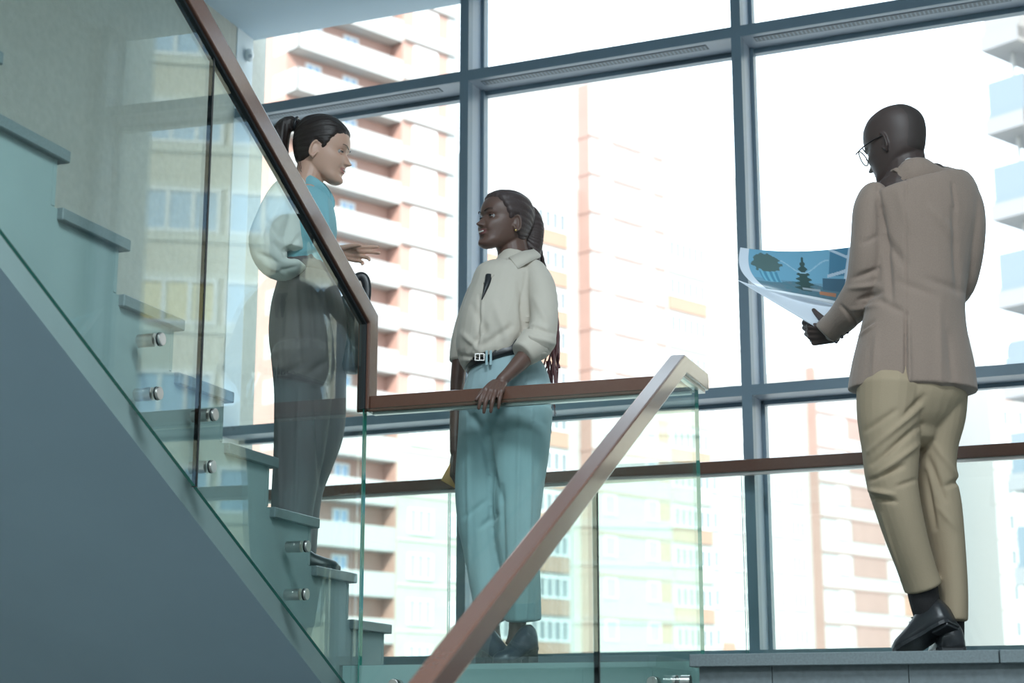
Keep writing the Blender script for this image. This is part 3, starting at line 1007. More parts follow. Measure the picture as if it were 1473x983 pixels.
def eyes(T, parent, iris, skin, browm, lash, gaze=(0, 0), brow_w=.0022):
    for sg in (-1, 1):
        c = T @ Vector((sg * .0310, .0725, .1125))
        R3 = T.to_3x3()
        sc = R3.to_scale().x
        Vv, Ff = ball((0, 0, 0), .0118, .0118, .0118, None, 24, 16)
        gd = Vector((gaze[0], 1, gaze[1])).normalized()
        mi = []
        for q in Ff:
            cc = sum((Vv[i] for i in q), Vector()) / 4
            d = cc.normalized().dot(gd)
            mi.append(2 if d > .965 else 1 if d > .87 else 0)
        e = mk('eye', [c + R3 @ v for v in Vv], Ff, [mat('eye_white', (.30, .285, .28), .35), iris, mat('pupil', (.01, .01, .01), .1)], parent, True, mi)
        # lids: bent strips over and under the ball
        for nm, z0, z1, k in (('upper_lid', .0031, .0122, 1), ('lower_lid', -.0033, -.0115, -1)):
            LV, LF = [], []
            for i in range(13):
                a = -1.15 + 2.3 * i / 12
                for j in range(5):
                    zz = (z0 * math.cos(a) ** .7) + (z1 - z0) * j / 4
                    r = .0127
                    rr = math.sqrt(max(1e-8, r * r - min(zz * zz, r * r * .96)))
                    LV.append(c + R3 @ Vector((rr * math.sin(a), rr * math.cos(a), zz)))
            for i in range(12):
                for j in range(4):
                    LF.append((i * 5 + j, (i + 1) * 5 + j, (i + 1) * 5 + j + 1, i * 5 + j + 1))
            mk(nm, LV, LF, skin, e, True)
        if lash:
            LP = []
            for i in range(9):
                a = -1.05 + 2.1 * i / 8
                zz = .0031 * math.cos(a) ** .7
                rr = math.sqrt(.0132 ** 2 - zz * zz)
                LP.append(c + R3 @ Vector((rr * math.sin(a), rr * math.cos(a) + .001, zz)))
            v, f = tube(LP, [.0011] * 9, [.0011] * 9, 1, 6)
            mk('lashes', v, f, lash, e, True)
        BP = []
        for i in range(9):
            t = i / 8
            x = .013 + .036 * t
            BP.append(T @ Vector((sg * x, .0985 - 9.5 * (x - .012) ** 2, .1305 + .0075 * math.sin(t * 2.2))))
        v, f = tube(BP, [brow_w * sc * (1.2 - .7 * i / 8) for i in range(9)], [.002] * 9, 2, 8)
        mk('eyebrow', v, f, browm, parent, True)

def hand_parts(wrist, f, nrm, curl=(.5, .6, .5), side=1, sc=1.0, spread=.10, thumb=(.75, .55, .35), pw=.040, tcurl=.35):
    """palm, four fingers and thumb; f finger direction, nrm the way the palm faces, side picks the thumb's side"""
    f = Vector(f).normalized(); nrm = Vector(nrm); nrm = (nrm - f * nrm.dot(f)).normalized()
    s = f.cross(nrm).normalized() * side
    w = Vector(wrist)
    out = []
    def seg(pts, rad):
        V, F = [], []
        # own frame: loft with round sections
        return tube(pts, rad, rad, 2, 10)
    # palm as three side by side metacarpal rods so that it is wide and flat
    for k, o in enumerate((-.030, -.010, .010, .028)):
        p0 = w + s * (o * .62 * sc) + f * (.004 * sc)
        p1 = w + s * (o * sc) + f * ((.090 - (.010 if k == 0 else .003 if k == 3 else 0)) * sc) - nrm * (.004 * sc)
        out.append(seg([p0, (p0 + p1) / 2 + s * .001, p1], [.0135 * sc, .0135 * sc, .0115 * sc]))
    L = ((.034, .021, .018), (.042, .026, .021), (.046, .029, .022), (.041, .025, .021))
    for k, o in enumerate((-.030, -.010, .010, .028)):
        d = (f + s * (spread * (k - 1.5))).normalized()
        p = w + s * (o * sc) + f * ((.086 - (.010 if k == 0 else .003 if k == 3 else 0)) * sc) - nrm * (.004 * sc)
        pts = [p]; a = 0
        c_ = curl[k] if isinstance(curl[0], (tuple, list)) else curl
        for j in range(3):
            a += c_[j]
            dd = d * math.cos(a) + nrm * math.sin(a)
            p = p + dd * (L[k][j] * sc); pts.append(p)
        r0 = (.0080, .0088, .0090, .0088)[k] * sc
        out.append(seg(pts, [r0 * 1.08, r0, r0 * .92, r0 * .78]))
    b0 = w + s * (.020 * sc) + f * (.018 * sc) + nrm * (.004 * sc)
    td = (s * thumb[0] + f * thumb[1] + nrm * thumb[2]).normalized()
    b1 = b0 + td * (.040 * sc)
    td2 = (td * math.cos(tcurl) + (f * .8 + nrm * .6).normalized() * math.sin(tcurl)).normalized()
    b2 = b1 + td2 * (.032 * sc); b3 = b2 + (td2 + nrm * .15).normalized() * (.024 * sc)
    out.append(seg([b0, b1, b2, b3], [.0135 * sc, .0112 * sc, .0098 * sc, .0078 * sc]))
    return out

def shoe(name, heel, toe, up, m, parent, width=.046, height=.075, heel_h=.012, sole_m=None, block=None, open_top=True, laces=None):
    """leather shoe lofted from heel to toe with its sole (and heel block) as sub-parts"""
    heel, toe, up = Vector(heel), Vector(toe), Vector(up).normalized()
    L = (toe - heel).length; f = (toe - heel).normalized(); up = (up - f * up.dot(f)).normalized(); s = f.cross(up)
    st_ = [(0, .62, .62, 1), (.04, .80, .86, 1), (.12, .90, 1.0, .95), (.25, .93, 1.0, .8), (.36, .90, .93, .55), (.48, .92, .78, .3),
           (.60, 1.0, .60, .12), (.74, 1.0, .48, .0), (.86, .86, .40, 0), (.95, .58, .30, .02), (1.0, .22, .17, .05)]
    V, F = [], []
    n = 16
    for t, w_, h_, b_ in st_:
        c = heel + f * (L * t) + up * (heel_h * b_)
        for j in range(n):
            a = math.pi * j / (n - 1)
            x = math.cos(a); y = math.sin(a)
            V.append(c + s * (width * w_ * math.copysign(abs(x) ** .75, x)) + up * (height * h_ * y ** .8))
    m_ = len(st_)
    for i in range(m_ - 1):
        for j in range(n - 1):
            F.append((i * n + j, i * n + j + 1, (i + 1) * n + j + 1, (i + 1) * n + j))
        F.append((i * n + n - 1, i * n, (i + 1) * n, (i + 1) * n + n - 1))
    F.append(tuple(range(n))); F.append(tuple((m_ - 1) * n + j for j in range(n))[::-1])
    o = mk(name, V, F, m, parent, True); fix_normals(o)
    V, F = [], []
    for t, w_, h_, b_ in st_:
        c = heel + f * (L * t) + up * (heel_h * b_)
        for sx, sy in ((1, .004), (1, -.007), (-1, -.007), (-1, .004)):
            V.append(c + s * (width * w_ * 1.06 * sx) + up * sy)
    for i in range(m_ - 1):
        for j in range(4): F.append((i * 4 + j, i * 4 + (j + 1) % 4, (i + 1) * 4 + (j + 1) % 4, (i + 1) * 4 + j))
    F.append((0, 1, 2, 3)); F.append(tuple(4 * (m_ - 1) + j for j in (3, 2, 1, 0)))
    fix_normals(mk('sole', V, F, sole_m or m, o))
    if block:
        b = MB()
        T = Matrix((f, s, up)).transposed().to_4x4(); T.translation = heel
        b.box(L * .02, L * .02 + block[0], -width * .72, width * .72, heel_h - block[1], heel_h, T)
        bevel(b.build('heel', sole_m or m, o), .004)
    if laces:
        b = MB()
        for q in range(4):
            t = .40 + .055 * q
            c = heel + f * (L * t) + up * (heel_h * .4 + height * (.92 - .10 * q))
            v, ff = tube([c - s * width * .45, c + up * .006, c + s * width * .45], [.0022] * 3, [.0022] * 3, 3, 6); b.add(v, ff)
        c = heel + f * (L * .40) + up * (height * .98)
        for sg in (-1, 1):
            v, ff = tube([c, c + s * (sg * .018) + up * .012, c + s * (sg * .034) - up * .004], [.002] * 3, [.002] * 3, 3, 6); b.add(v, ff)
        b.build('laces', laces, o, True)
    return o

# ------------------------------------------------------------------ the woman at the landing guard
SK2 = mat('deep_brown_skin', (.125, .068, .052), .48, sss=.15, bump=.05, bscale=250)
LIP2 = mat('deep_brown_lips', (.17, .065, .06), .38)
HAIR2 = mat('dark_braids', (.060, .040, .038), .5, bump=.5, bscale=160)
HAIR2T = mat('burgundy_braid_ends', (.115, .030, .034), .45, bump=.4, bscale=160)
SHIRT2 = mat('cream_linen', (.58, .525, .45), .82, bump=.25, bscale=420, sheen=.15)
PANTS2 = mat('pale_teal_trouser_cloth', (.33, .47, .50), .8, bump=.2, bscale=500, sheen=.1)
NAVY = mat('navy_leather', (.030, .040, .065), .32, bump=.1, bscale=90)
BLACKL = mat('black_leather', (.018, .019, .022), .36, bump=.1, bscale=120)
w2 = thing('person', 'braided woman in cream shirt and pale teal trousers with one hand on the landing rail', 'person', (-2.024, 5.60, 0), 'people in the stairwell')
W = Fig(w2.location)
H2 = head_matrix(W.P(728, 321, -.02), (-.80, -.52, .10), .03, 1.0)
hv, hf = head_shape(smile=1.2, nose=1.0, lips=1.35, wide=1.0)
parts = [([H2 @ v for v in hv], hf)] + ear_parts(H2)
parts.append(tube(*W.path([(734, 345, 0, 24, .055), (738, 366, .0, 23, .058), (741, 392, .01, 34, .07)]), 4))
parts.append(tube(*W.path([(738, 392, .01, 38, .07), (732, 430, 0, 46, .095), (722, 470, 0, 46, .10), (716, 520, 0, 42, .095), (728, 560, 0, 50, .10), (728, 600, 0, 52, .10)]), 4))
# near (left) arm, forearm and hand on the rail
arm = [(776, 398, -.06, 13, .036), (781, 440, -.10, 13, .036), (778, 482, -.13, 13, .036), (766, 502, -.155, 13.5, .036), (748, 522, -.19, 12, .031), (733, 537, -.215, 9.5, .026), (722, 547, -.235, 8.5, .021)]
parts.append(tube(*W.path(arm), 4))
wr = W.P(718, 551, -.235)
parts += hand_parts(wr, RV * -.20 + NV * -.62 - ZV * .42, RV * -.1 + NV * .45 - ZV * .85, curl=((.42, .50, .30), (.40, .55, .32), (.40, .55, .35), (.36, .50, .32)), side=-1, sc=.92, spread=.07, thumb=(.45, .80, .25))
# far arm hanging with a phone
parts.append(tube(*W.path([(690, 420, .16, 14, .036), (668, 480, .20, 13, .036), (659, 540, .20, 11, .033), (656, 600, .18, 9.5, .03), (655, 650, .15, 8, .024)]), 4))
parts += hand_parts(W.P(655, 652, .15), ZV * -1 + RV * -.05 + NV * -.1, RV * .95 + NV * .3, curl=(.5, .8, .6), side=1, sc=.9)
# legs inside the trousers and ankles
parts.append(tube(*W.path([(752, 590, -.03, 36, .085), (746, 700, -.03, 25, .065), (745, 760, -.03, 19, .055), (746, 830, -.02, 15, .045), (744, 905, 0, 12, .036), (738, 930, 0, 12, .036)]), 4))
parts.append(tube(*W.path([(702, 590, .06, 32, .085), (694, 700, .06, 24, .065), (695, 780, .06, 18, .055), (703, 850, .05, 14, .042), (708, 905, .05, 11, .036), (712, 932, .04, 11, .036)]), 4))
body2 = solid('body', parts, [SK2, LIP2], w2, .0032, 2, dec=.42, zones=face_zones(H2, smile=1.2))
eyes(H2, w2, mat('dark_iris', (.03, .015, .01), .15), SK2, mat('black_brow', (.012, .009, .009), .7), mat('black_brow', (.012, .009, .009), .7), gaze=(-.1, .12), brow_w=.0014)
tv, tf = [], []
# teeth showing in the smile
P_ = []
for i in range(9):
    x = -.016 + .004 * i
    P_.append(H2 @ Vector((x, .0985 - 9 * x * x, .0537 + 2.6 * x * x)))
v, f = tube(P_, [.0028] * 9, [.0015] * 9, 1, 8); mk('teeth', v, f, mat('teeth', (.75, .72, .68), .3), w2, True)
for sg in (-1, 1):
    v, f = ball(H2 @ Vector((sg * .077, -.002, .070)), .0045, .0045, .0045, None, 10, 6)
    tag(mk('earring', v, f, mat('gold', (.75, .52, .22), .25, metal=1), w2, True), 'small gold stud')

# shirt
sh = [tube(*W.path([(738, 384, 0, 36, .085), (735, 398, 0, 52, .115), (728, 430, 0, 56, .135), (718, 465, -.01, 58, .142), (713, 492, -.01, 57, .14), (715, 504, 0, 57, .137), (718, 512, 0, 54, .125)]), 4, 28, c0=.1),
      tube(*W.path([(742, 366, 0, 25, .064), (740, 378, 0, 28, .068), (738, 392, 0, 40, .088)]), 4, 24, c0=.05),
      tube(*W.path([(766, 392, -.03, 20, .06), (776, 412, -.07, 22, .062), (781, 445, -.105, 21, .06), (779, 474, -.135, 22, .06), (774, 490, -.15, 25, .064)]), 4, 24),
      tube(*W.path([(776, 484, -.15, 26, .066), (768, 497, -.165, 25, .062), (760, 504, -.175, 20, .054)]), 4, 24),
      tube(*W.path([(700, 405, .12, 20, .055), (676, 450, .19, 17, .055), (664, 490, .21, 15, .05), (660, 520, .205, 14, .045)]), 4, 20)]
fl = [(690, 500, 735, 470, 5, -.006), (672, 505, 700, 470, 4, -.006), (700, 520, 770, 500, 5, -.007), (665, 480, 690, 505, 4, .005), (735, 505, 760, 470, 5, -.006), (745, 400, 760, 470, 6, -.007),
      (750, 440, 757, 490, 4, -.009), (757, 395, 752, 440, 4, -.005), (765, 470, 795, 480, 4, -.007), (752, 482, 796, 494, 4, .007), (752, 492, 790, 506, 3, -.007), (770, 430, 790, 470, 5, .005), (680, 440, 700, 480, 5, -.004),
      (690, 425, 686, 500, 2.2, -.005), (694, 425, 690, 500, 2.0, .003), (660, 512, 700, 518, 4, -.005), (712, 440, 735, 500, 6, .005), (720, 508, 745, 522, 3, -.005)]
solid('shirt', sh, SHIRT2, w2, .0048, 2, folds_post(fl, .0035, 14))
# cuff rolled above the forearm
v, f = tube(*W.path([(770, 494, -.165, 24, .060), (760, 503, -.175, 22, .057), (752, 510, -.185, 19, .05)]), 3, 20)
mk('rolled_cuff', v, f, SHIRT2, w2, True)
# collar: stand and two points
w_ = lambda rows: [W.P(*r) for r in rows]
flap('collar', w_([(757, 352, .03), (767, 358, -.02), (753, 361, -.062), (741, 366, -.074), (732, 370, -.078)]), w_([(772, 361, .03), (778, 369, -.04), (766, 375, -.09), (755, 381, -.105), (745, 387, -.112)]), SHIRT2, w2)
flap('collar', w_([(732, 370, -.078), (720, 379, -.088), (708, 390, -.098), (697, 399, -.10)]), w_([(729, 381, -.095), (718, 390, -.108), (708, 399, -.116), (695, 408, -.115)]), SHIRT2, w2)
# dark top showing in the open neck, placket and buttons
v, f = tube([W.P(705, 397, -.100), W.P(700, 412, -.118), W.P(693, 432, -.128)], [.017, .011, .002], [.012] * 3, 4, 12, c0=.1, c1=.1)
mk('undershirt', v, f, BLACKL, w2, True)
for (bx, by) in ((690, 446), (686, 468), (682, 490)):
    v, f = ball(W.P(bx, by, -.105), .0045, .003, .0045, None, 10, 6); mk('button', v, f, SHIRT2, w2, True)
# trousers
tr = [tube(*W.path([(723, 520, 0, 49, .118), (728, 545, 0, 60, .13), (730, 575, 0, 65, .133), (729, 605, 0, 55, .11), (729, 625, 0, 38, .08)]), 4, 28, c0=.1, c1=.8),
      tube(*W.path([(751, 590, -.03, 44, .115), (747, 650, -.03, 42.5, .10), (744, 700, -.03, 38, .09), (743, 750, -.03, 33.5, .085), (747, 800, -.02, 29, .08), (751, 850, -.01, 27, .078), (753, 893, 0, 26, .076)]), 4, 24),
      tube(*W.path([(700, 590, .05, 40, .115), (694, 650, .05, 37, .10), (691, 700, .05, 36, .09), (692, 750, .05, 33, .085), (697, 800, .05, 28.5, .08), (703, 850, .045, 25, .075), (706, 893, .04, 22, .07)]), 4, 24)]
fl = [(765, 590, 757, 890, 3, .006), (748, 575, 742, 890, 3.0, .004), (690, 560, 720, 600, 6, -.006), (683, 600, 720, 720, 5, -.009), (700, 590, 712, 760, 5, -.007), (700, 720, 668, 745, 4, -.005), (716, 740, 690, 760, 4, -.005),
      (722, 700, 725, 880, 4, -.008), (735, 560, 770, 590, 5, -.004), (672, 600, 676, 850, 3, .004), (770, 545, 782, 600, 5, .004), (758, 535, 752, 575, 2, -.004)]
solid('trousers', tr, PANTS2, w2, .0052, 2, folds_post(fl, .003, 9))
# belt with buckle
v, f = tube(*W.path([(722, 506, 0, 53.5, .131), (723, 509, 0, 55, .135), (724, 517, 0, 56.5, .139), (725, 521, 0, 56, .137)]), 2, 32)
be = mk('belt', v, f, BLACKL, w2, True)
b = MB(); T_ = Matrix((RV, NV, ZV)).transposed().to_4x4(); T_.translation = W.P(690, 514, -.128)
for q in ((-.015, .015, -.003, .003, .010, .013), (-.015, .015, -.003, .003, -.013, -.010), (-.017, -.014, -.003, .003, -.013, .013), (.014, .017, -.003, .003, -.013, .013), (-.002, .001, -.004, .002, -.010, .010)):
    b.box(*q, T_)
b.build('buckle', M_STEEL, be)
for px in (700, 706, 757):
    b = MB(); T_ = Matrix((RV, NV, ZV)).transposed().to_4x4(); T_.translation = W.P(px, 515, -.136)
    b.box(-.004, .004, -.003, .004, -.026, .026, T_); b.build('belt_loop', PANTS2, w2)
# shoes with block heels
zf = w2.location.z
fl_ = lambda x, d: Vector((W.P(x, 940, d).x, W.P(x, 940, d).y, 0))
shoe('shoe', fl_(768, -.02) + ZV * .012, fl_(712, -.12) + ZV * .010, ZV, NAVY, w2, .043, .085, .045, BLACKL, (.045, .057))
shoe('shoe', fl_(690, .0) + ZV * .012, fl_(747, -.10) + ZV * .010, ZV, NAVY, w2, .043, .085, .042, BLACKL, (.045, .054))
# hair: scalp cap and long braids
caps = [(lambda q: ([H2 @ (Vector((v.x * 1.075, v.y * 1.06 - .012, (v.z - .11) * 1.06 + .118))) for v in q[0] if True], q[1]))(head_shape(smile=0, nose=0, lips=0))]
cv, cf = ball((0, 0, 0), 1, 1, 1, None, 40, 24)
cap = [hair_cap(H2, [-.1, -.05, -.02, -.012, .012, .02, .03, .05, .065, .085, .1], [.03, .045, .07, .124, .124, .110, .132, .162, .185, .198, .202], .0080)]
cap.append(tube([H2 @ Vector(p) for p in ((0, -.080, .175), (.0, -.105, .13), (.005, -.118, .075), (.012, -.125, .020), (.016, -.130, -.03))], [.045, .052, .047, .040, .032], [.03, .036, .034, .032, .026], 4, 20))
def groove(co, no):
    Ti = np.array(H2.inverted()); p = co @ Ti[:3, :3].T + Ti[:3, 3]
    ang = np.arctan2(p[:, 0], p[:, 2] - .10)
    return co + no * (.0028 * np.abs(np.sin(ang * 13))[:, None])
hc = solid('hair', cap, HAIR2, w2, .0036, 2, groove)
random.seed(3)
def braid(pts, r, m, parent, nm='braid'):
    R_ = smooth_rows(pts, [r] * len(pts), [r] * len(pts), 14)
    P = [Vector(q[:3]) for q in R_]
    rr = [r * (.78 + .30 * abs(math.sin(i * .75))) * (1 if i < len(P) - 8 else .6) for i in range(len(P))]
    v, f = tube(P, rr, rr, 1, 7)
    return mk(nm, v, f, m, parent, True)
for k in range(20):
    a = k / 19
    x0 = 758 + 12 * a + random.uniform(-3, 3); d0_ = .10 - .20 * random.random()
    x2 = 788 + 13 * random.random(); x3 = 778 + 27 * random.random()
    y3 = 500 + 62 * random.random() + (15 if k % 5 == 0 else 0)
    dd = .04 + .09 * random.random()
    pts = [W.P(752 + 6 * a, 318 + 18 * random.random(), .09), W.P(x0 + 6, 352, dd), W.P(768 + 16 * a, 385, dd + .03), W.P(789 + 11 * a, 430, dd + .03), W.P(x2 + 3, 480, dd + .02), W.P(x3, y3, dd)]
    braid(pts[:5], .0062, HAIR2, hc)
    braid(pts[3:], .0056, HAIR2T, hc, 'braid_end')
for k in range(7):
    x3 = 785 + 18 * random.random(); y3 = 585 + 45 * random.random()
    braid([W.P(785 + 8 * random.random(), 520, .08), W.P(793, 560, .08), W.P(x3, y3, .08)], .0022, HAIR2T, hc, 'loose_strand')
ph = thing('phone', 'phone in a tan case held low by the woman with braids', 'phone', W.P(654, 680, .14))
b = MB(); T_ = Matrix.Rotation(.5, 4, NV) @ Matrix((RV, NV, ZV)).transposed().to_4x4(); T_.translation = W.P(655, 678, .155)
b.box(-.030, .030, -.004, .004, -.055, .045, T_)
bevel(b.build('case', mat('tan_leather', (.62, .33, .10), .5), ph), .004)
b = MB(); b.box(-.027, .027, .0042, .0055, -.051, .041, T_); b.build('screen', mat('screen_glass', (.02, .02, .025), .08), ph)

# ------------------------------------------------------------------ the woman on the upper flight
SK1 = mat('light_olive_skin', (.60, .37, .28), .45, sss=.2, bump=.05, bscale=250)
LIP1 = mat('rose_lips', (.48, .22, .19), .4)
HAIR1 = mat('dark_brown_hair', (.022, .014, .012), .38, bump=.6, bscale=90, stretch=(1, 1, 4))
TEAL = mat('teal_shirt_cloth', (.22, .47, .53), .75, bump=.2, bscale=400)
WHITEC = mat('white_shirt_cloth', (.80, .82, .76), .8, bump=.2, bscale=400)
PANTS1 = mat('taupe_trouser_cloth', (.14, .12, .125), .8, bump=.25, bscale=450, sheen=.1)
w1 = thing('person', 'woman with a ponytail, white sleeves and taupe trousers standing on the upper flight', 'person', (-2.66, 5.30, 2 * RISE), 'people in the stairwell')
L_ = Fig(w1.location)
H1 = head_matrix(L_.P(461, 217, .0), (.97, -.12, -.19), -.02, 1.03)
hv, hf = head_shape(smile=1.1, nose=1.0, lips=1.05)
parts = [([H1 @ v for v in hv], hf)] + ear_parts(H1)
parts.append(tube(*L_.path([(449, 240, 0, 22, .052), (443, 262, 0, 22, .054), (436, 285, 0, 32, .07)]), 4))
parts.append(tube(*L_.path([(435, 285, 0, 36, .09), (436, 320, 0, 40, .11), (438, 360, 0, 34, .10), (436, 390, 0, 32, .10), (442, 430, 0, 42, .10), (444, 480, 0, 44, .10), (446, 540, 0, 34, .08)]), 4))
parts.append(tube(*L_.path([(415, 285, -.12, 14, .038), (393, 318, -.14, 14, .038), (381, 352, -.15, 14, .038), (400, 385, -.14, 12, .034), (426, 392, -.07, 9, .028)]), 4))
# far forearm reaching out with an open hand
parts.append(tube(*L_.path([(440, 290, .14, 14, .038), (446, 330, .17, 14, .038), (452, 362, .16, 12, .034), (470, 366, .12, 10, .03), (486, 363, .08, 8, .024)]), 4))
parts += hand_parts(L_.P(487, 363, .08), RV * .98 + NV * -.10 - ZV * .10, ZV * -.45 - NV * .85, curl=((.55, .6, .4), (.45, .5, .3), (.12, .15, .1), (.0, .05, .05)), side=-1, sc=.86, spread=.05, thumb=(.3, .85, .3))
parts += hand_parts(L_.P(428, 394, -.055), RV * .35 - ZV * .9 + NV * .1, NV * 1.0, curl=(.4, .6, .4), side=1, sc=.86)
for rows in ([(438, 535, -.05, 26, .07), (436, 600, -.05, 22, .07), (428, 700, -.05, 17, .055), (420, 790, -.05, 11, .038), (418, 806, -.05, 12, .038)],
             [(462, 535, .05, 22, .07), (468, 600, .05, 17, .065), (461, 645, .05, 12, .05), (447, 690, .05, 10, .045), (437, 780, .05, 11, .038), (434, 803, .05, 12, .038)]):
    parts.append(tube(*L_.path(rows), 4))
solid('body', parts, [SK1, LIP1], w1, .0032, 2, dec=.42, zones=face_zones(H1, smile=1.1))
eyes(H1, w1, mat('brown_iris', (.06, .03, .015), .15), SK1, HAIR1, mat('black_brow', (.012, .009, .009), .7), gaze=(.1, -.25), brow_w=.0015)
P_ = []
for i in range(9):
    x = -.015 + .00375 * i
    P_.append(H1 @ Vector((x, .0975 - 9 * x * x, .0537 + 2.5 * x * x)))
v, f = tube(P_, [.0024] * 9, [.0015] * 9, 1, 8); mk('teeth', v, f, mat('teeth', (.75, .72, .68), .3), w1, True)
# hair drawn back into a ponytail
cap = [hair_cap(H1, [-.1, -.05, -.02, -.012, .012, .02, .03, .045, .06, .085, .1], [.045, .055, .075, .126, .126, .108, .118, .150, .172, .184, .188], .0085, vol=lambda p: .010 * max(0, min(1, (p.z - .15) / .06)) * max(0, min(1, (.07 - p.y) / .06)))]
def comb(Hm, n_, a_):
    Ti = np.array(Hm.inverted())
    def post(co, no):
        p = co @ Ti[:3, :3].T + Ti[:3, 3]
        ang = np.arctan2(p[:, 0], p[:, 2] - .13) + .4 * p[:, 1] * 10
        return co + no * (a_ * (np.sin(ang * n_) + .6 * np.sin(ang * n_ * 2.3 + 1))[:, None])
    return post
hair1 = solid('hair', cap, HAIR1, w1, .0036, 2, comb(H1, 24, .0009))
Rp = Matrix.Rotation(0, 3, 'Z')
tail = [([H1 @ Vector((v.x * .026, v.y * .020 - .118, v.z * .026 + .196)) for v in cv], cf)]
tail.append(tube([H1 @ Vector(p) for p in ((0, -.112, .200), (0, -.142, .196), (.002, -.158, .165), (.004, -.158, .115), (.004, -.146, .065), (.002, -.122, .012), (0, -.108, -.012))],
                 [.020, .028, .034, .037, .034, .022, .006], [.020, .030, .034, .036, .032, .02, .005], 5, 18))
tl_ = solid('ponytail', tail, HAIR1, hair1, .0036, 2, folds_post([], .004, 60, (1, 1, .12)))
v, f = tube([H1 @ Vector((.024 * math.cos(a), -.112 + .006 * math.sin(2 * a) * 0, .198 + .024 * math.sin(a))) for a in [2 * math.pi * i / 16 for i in range(17)]], [.006] * 17, [.006] * 17, 1, 8)
mk('hair_tie', v, f, BLACKL, hair1, True)
for k in range(6):
    y0 = .05 + .02 * k
    v, f = tube([H1 @ Vector(((.06 if k % 2 else -.06), -.06, .10 - .01 * k)), H1 @ Vector(((.058 if k % 2 else -.058), -.05, .06 - .01 * k)), H1 @ Vector(((.05 if k % 2 else -.05), -.045 + .004 * k, .025 - .006 * k))], [.0009] * 3, [.0009] * 3, 4, 5)
    mk('loose_strand', v, f, HAIR1, hair1, True)
# teal shirt body
sh = [tube(*L_.path([(437, 270, 0, 24, .062), (437, 283, 0, 36, .095), (438, 305, 0, 43, .125), (441, 335, -.005, 44, .135), (441, 362, 0, 38, .125), (438, 384, 0, 36, .12), (438, 394, 0, 36, .12)]), 4, 28, c0=.1),
      tube(*L_.path([(442, 285, .12, 22, .06), (449, 325, .17, 20, .056), (455, 358, .165, 18, .05), (472, 366, .12, 15, .042), (482, 365, .09, 12, .036)]), 4, 20)]
fl = [(455, 300, 470, 340, 4, -.005), (430, 370, 470, 360, 4, -.006), (440, 385, 470, 375, 3, .004), (445, 320, 452, 380, 5, -.004), (470, 285, 474, 350, 2.5, .004)]
solid('shirt', sh, TEAL, w1, .0048, 2, folds_post(fl, .003, 14))
# white near sleeve, full and gathered at the cuff
sl_ = [tube(*L_.path([(425, 268, -.08, 18, .055), (410, 282, -.11, 24, .066), (393, 316, -.135, 25, .068), (384, 345, -.15, 26, .068), (390, 370, -.15, 25, .066), (405, 386, -.145, 19, .06), (424, 384, -.14, 12, .045), (431, 377, -.14, 11, .04)]), 4, 24),
       tube(*L_.path([(408, 280, -.10, 24, .06), (412, 320, -.11, 25, .05), (414, 360, -.12, 22, .05)]), 4, 24)]
fl = [(400, 300, 372, 345, 5, .006), (395, 350, 425, 370, 4, -.008), (372, 365, 400, 378, 4, -.007), (410, 370, 430, 340, 4, -.006), (380, 380, 410, 395, 3, .006), (415, 290, 420, 340, 5, -.004), (385, 320, 405, 345, 4, -.005), (398, 392, 426, 384, 3, -.006)]
solid('sleeve', sl_, WHITEC, w1, .0048, 2, folds_post(fl, .004, 16))['label'] = 'full white sleeve'
# collar
v, f = tube([L_.P(432, 246, .02), L_.P(440, 256, -.045), L_.P(455, 266, -.055), L_.P(468, 280, -.03), L_.P(473, 296, -.02)], [.010, .018, .021, .018, .005], [.006] * 5, 4, 12)
mk('collar', v, f, TEAL, w1, True)
v, f = tube([L_.P(430, 244, .03), L_.P(448, 258, .06), L_.P(464, 270, .04), L_.P(476, 292, .03), L_.P(473, 306, .02)], [.010, .014, .016, .016, .005], [.006] * 5, 4, 12)
mk('collar', v, f, TEAL, w1, True)
# trousers
tr = [tube(*L_.path([(437, 385, 0, 35, .115), (438, 400, 0, 39, .12), (441, 430, 0, 50, .13), (443, 470, 0, 56, .135), (444, 505, 0, 54, .128), (445, 535, 0, 44, .105), (445, 555, 0, 30, .08)]), 4, 28, c0=.1, c1=.8),
      tube(*L_.path([(436, 510, -.05, 46, .11), (436, 560, -.05, 41, .10), (434, 600, -.05, 39, .09), (430, 650, -.05, 36, .085), (424, 700, -.05, 32, .08), (420, 740, -.05, 29, .078), (419, 797, -.05, 27, .075)]), 4, 24),
      tube(*L_.path([(460, 510, .05, 40, .11), (467, 560, .05, 31, .10), (469, 600, .05, 28, .09), (467, 630, .05, 25, .085), (458, 665, .05, 21, .08), (446, 705, .05, 18, .075), (439, 745, .05, 19, .072), (434, 795, .05, 20, .07)]), 4, 24)]
fl = [(425, 395, 432, 520, 4, -.006), (445, 395, 452, 500, 4, -.006), (462, 400, 468, 520, 3, .005), (410, 400, 400, 480, 5, -.004), (405, 540, 440, 520, 5, -.006), (440, 540, 470, 520, 5, -.007), (430, 560, 425, 740, 3, .005), (452, 560, 462, 700, 4, -.008), (400, 600, 402, 730, 3, .004)]
solid('trousers', tr, PANTS1, w1, .0052, 2, folds_post(fl, .003, 9))
v, f = tube(*L_.path([(437, 384, 0, 37, .122), (437, 387, 0, 38, .124), (438, 393, 0, 38.5, .125), (438, 396, 0, 38, .123)]), 2, 32)
mk('waistband', v, f, PANTS1, w1, True)
zf = 2 * RISE
fz = lambda x, d: Vector((L_.P(x, 812, d).x, L_.P(x, 812, d).y, zf))
shoe('shoe', fz(402, -.05) + ZV * .010, fz(487, -.02) + ZV * .009, ZV, BLACKL, w1, .040, .075, .012, BLACKL)
shoe('shoe', fz(412, .08) + ZV * .010, fz(490, .07) + ZV * .009, ZV, BLACKL, w1, .040, .075, .012, BLACKL)
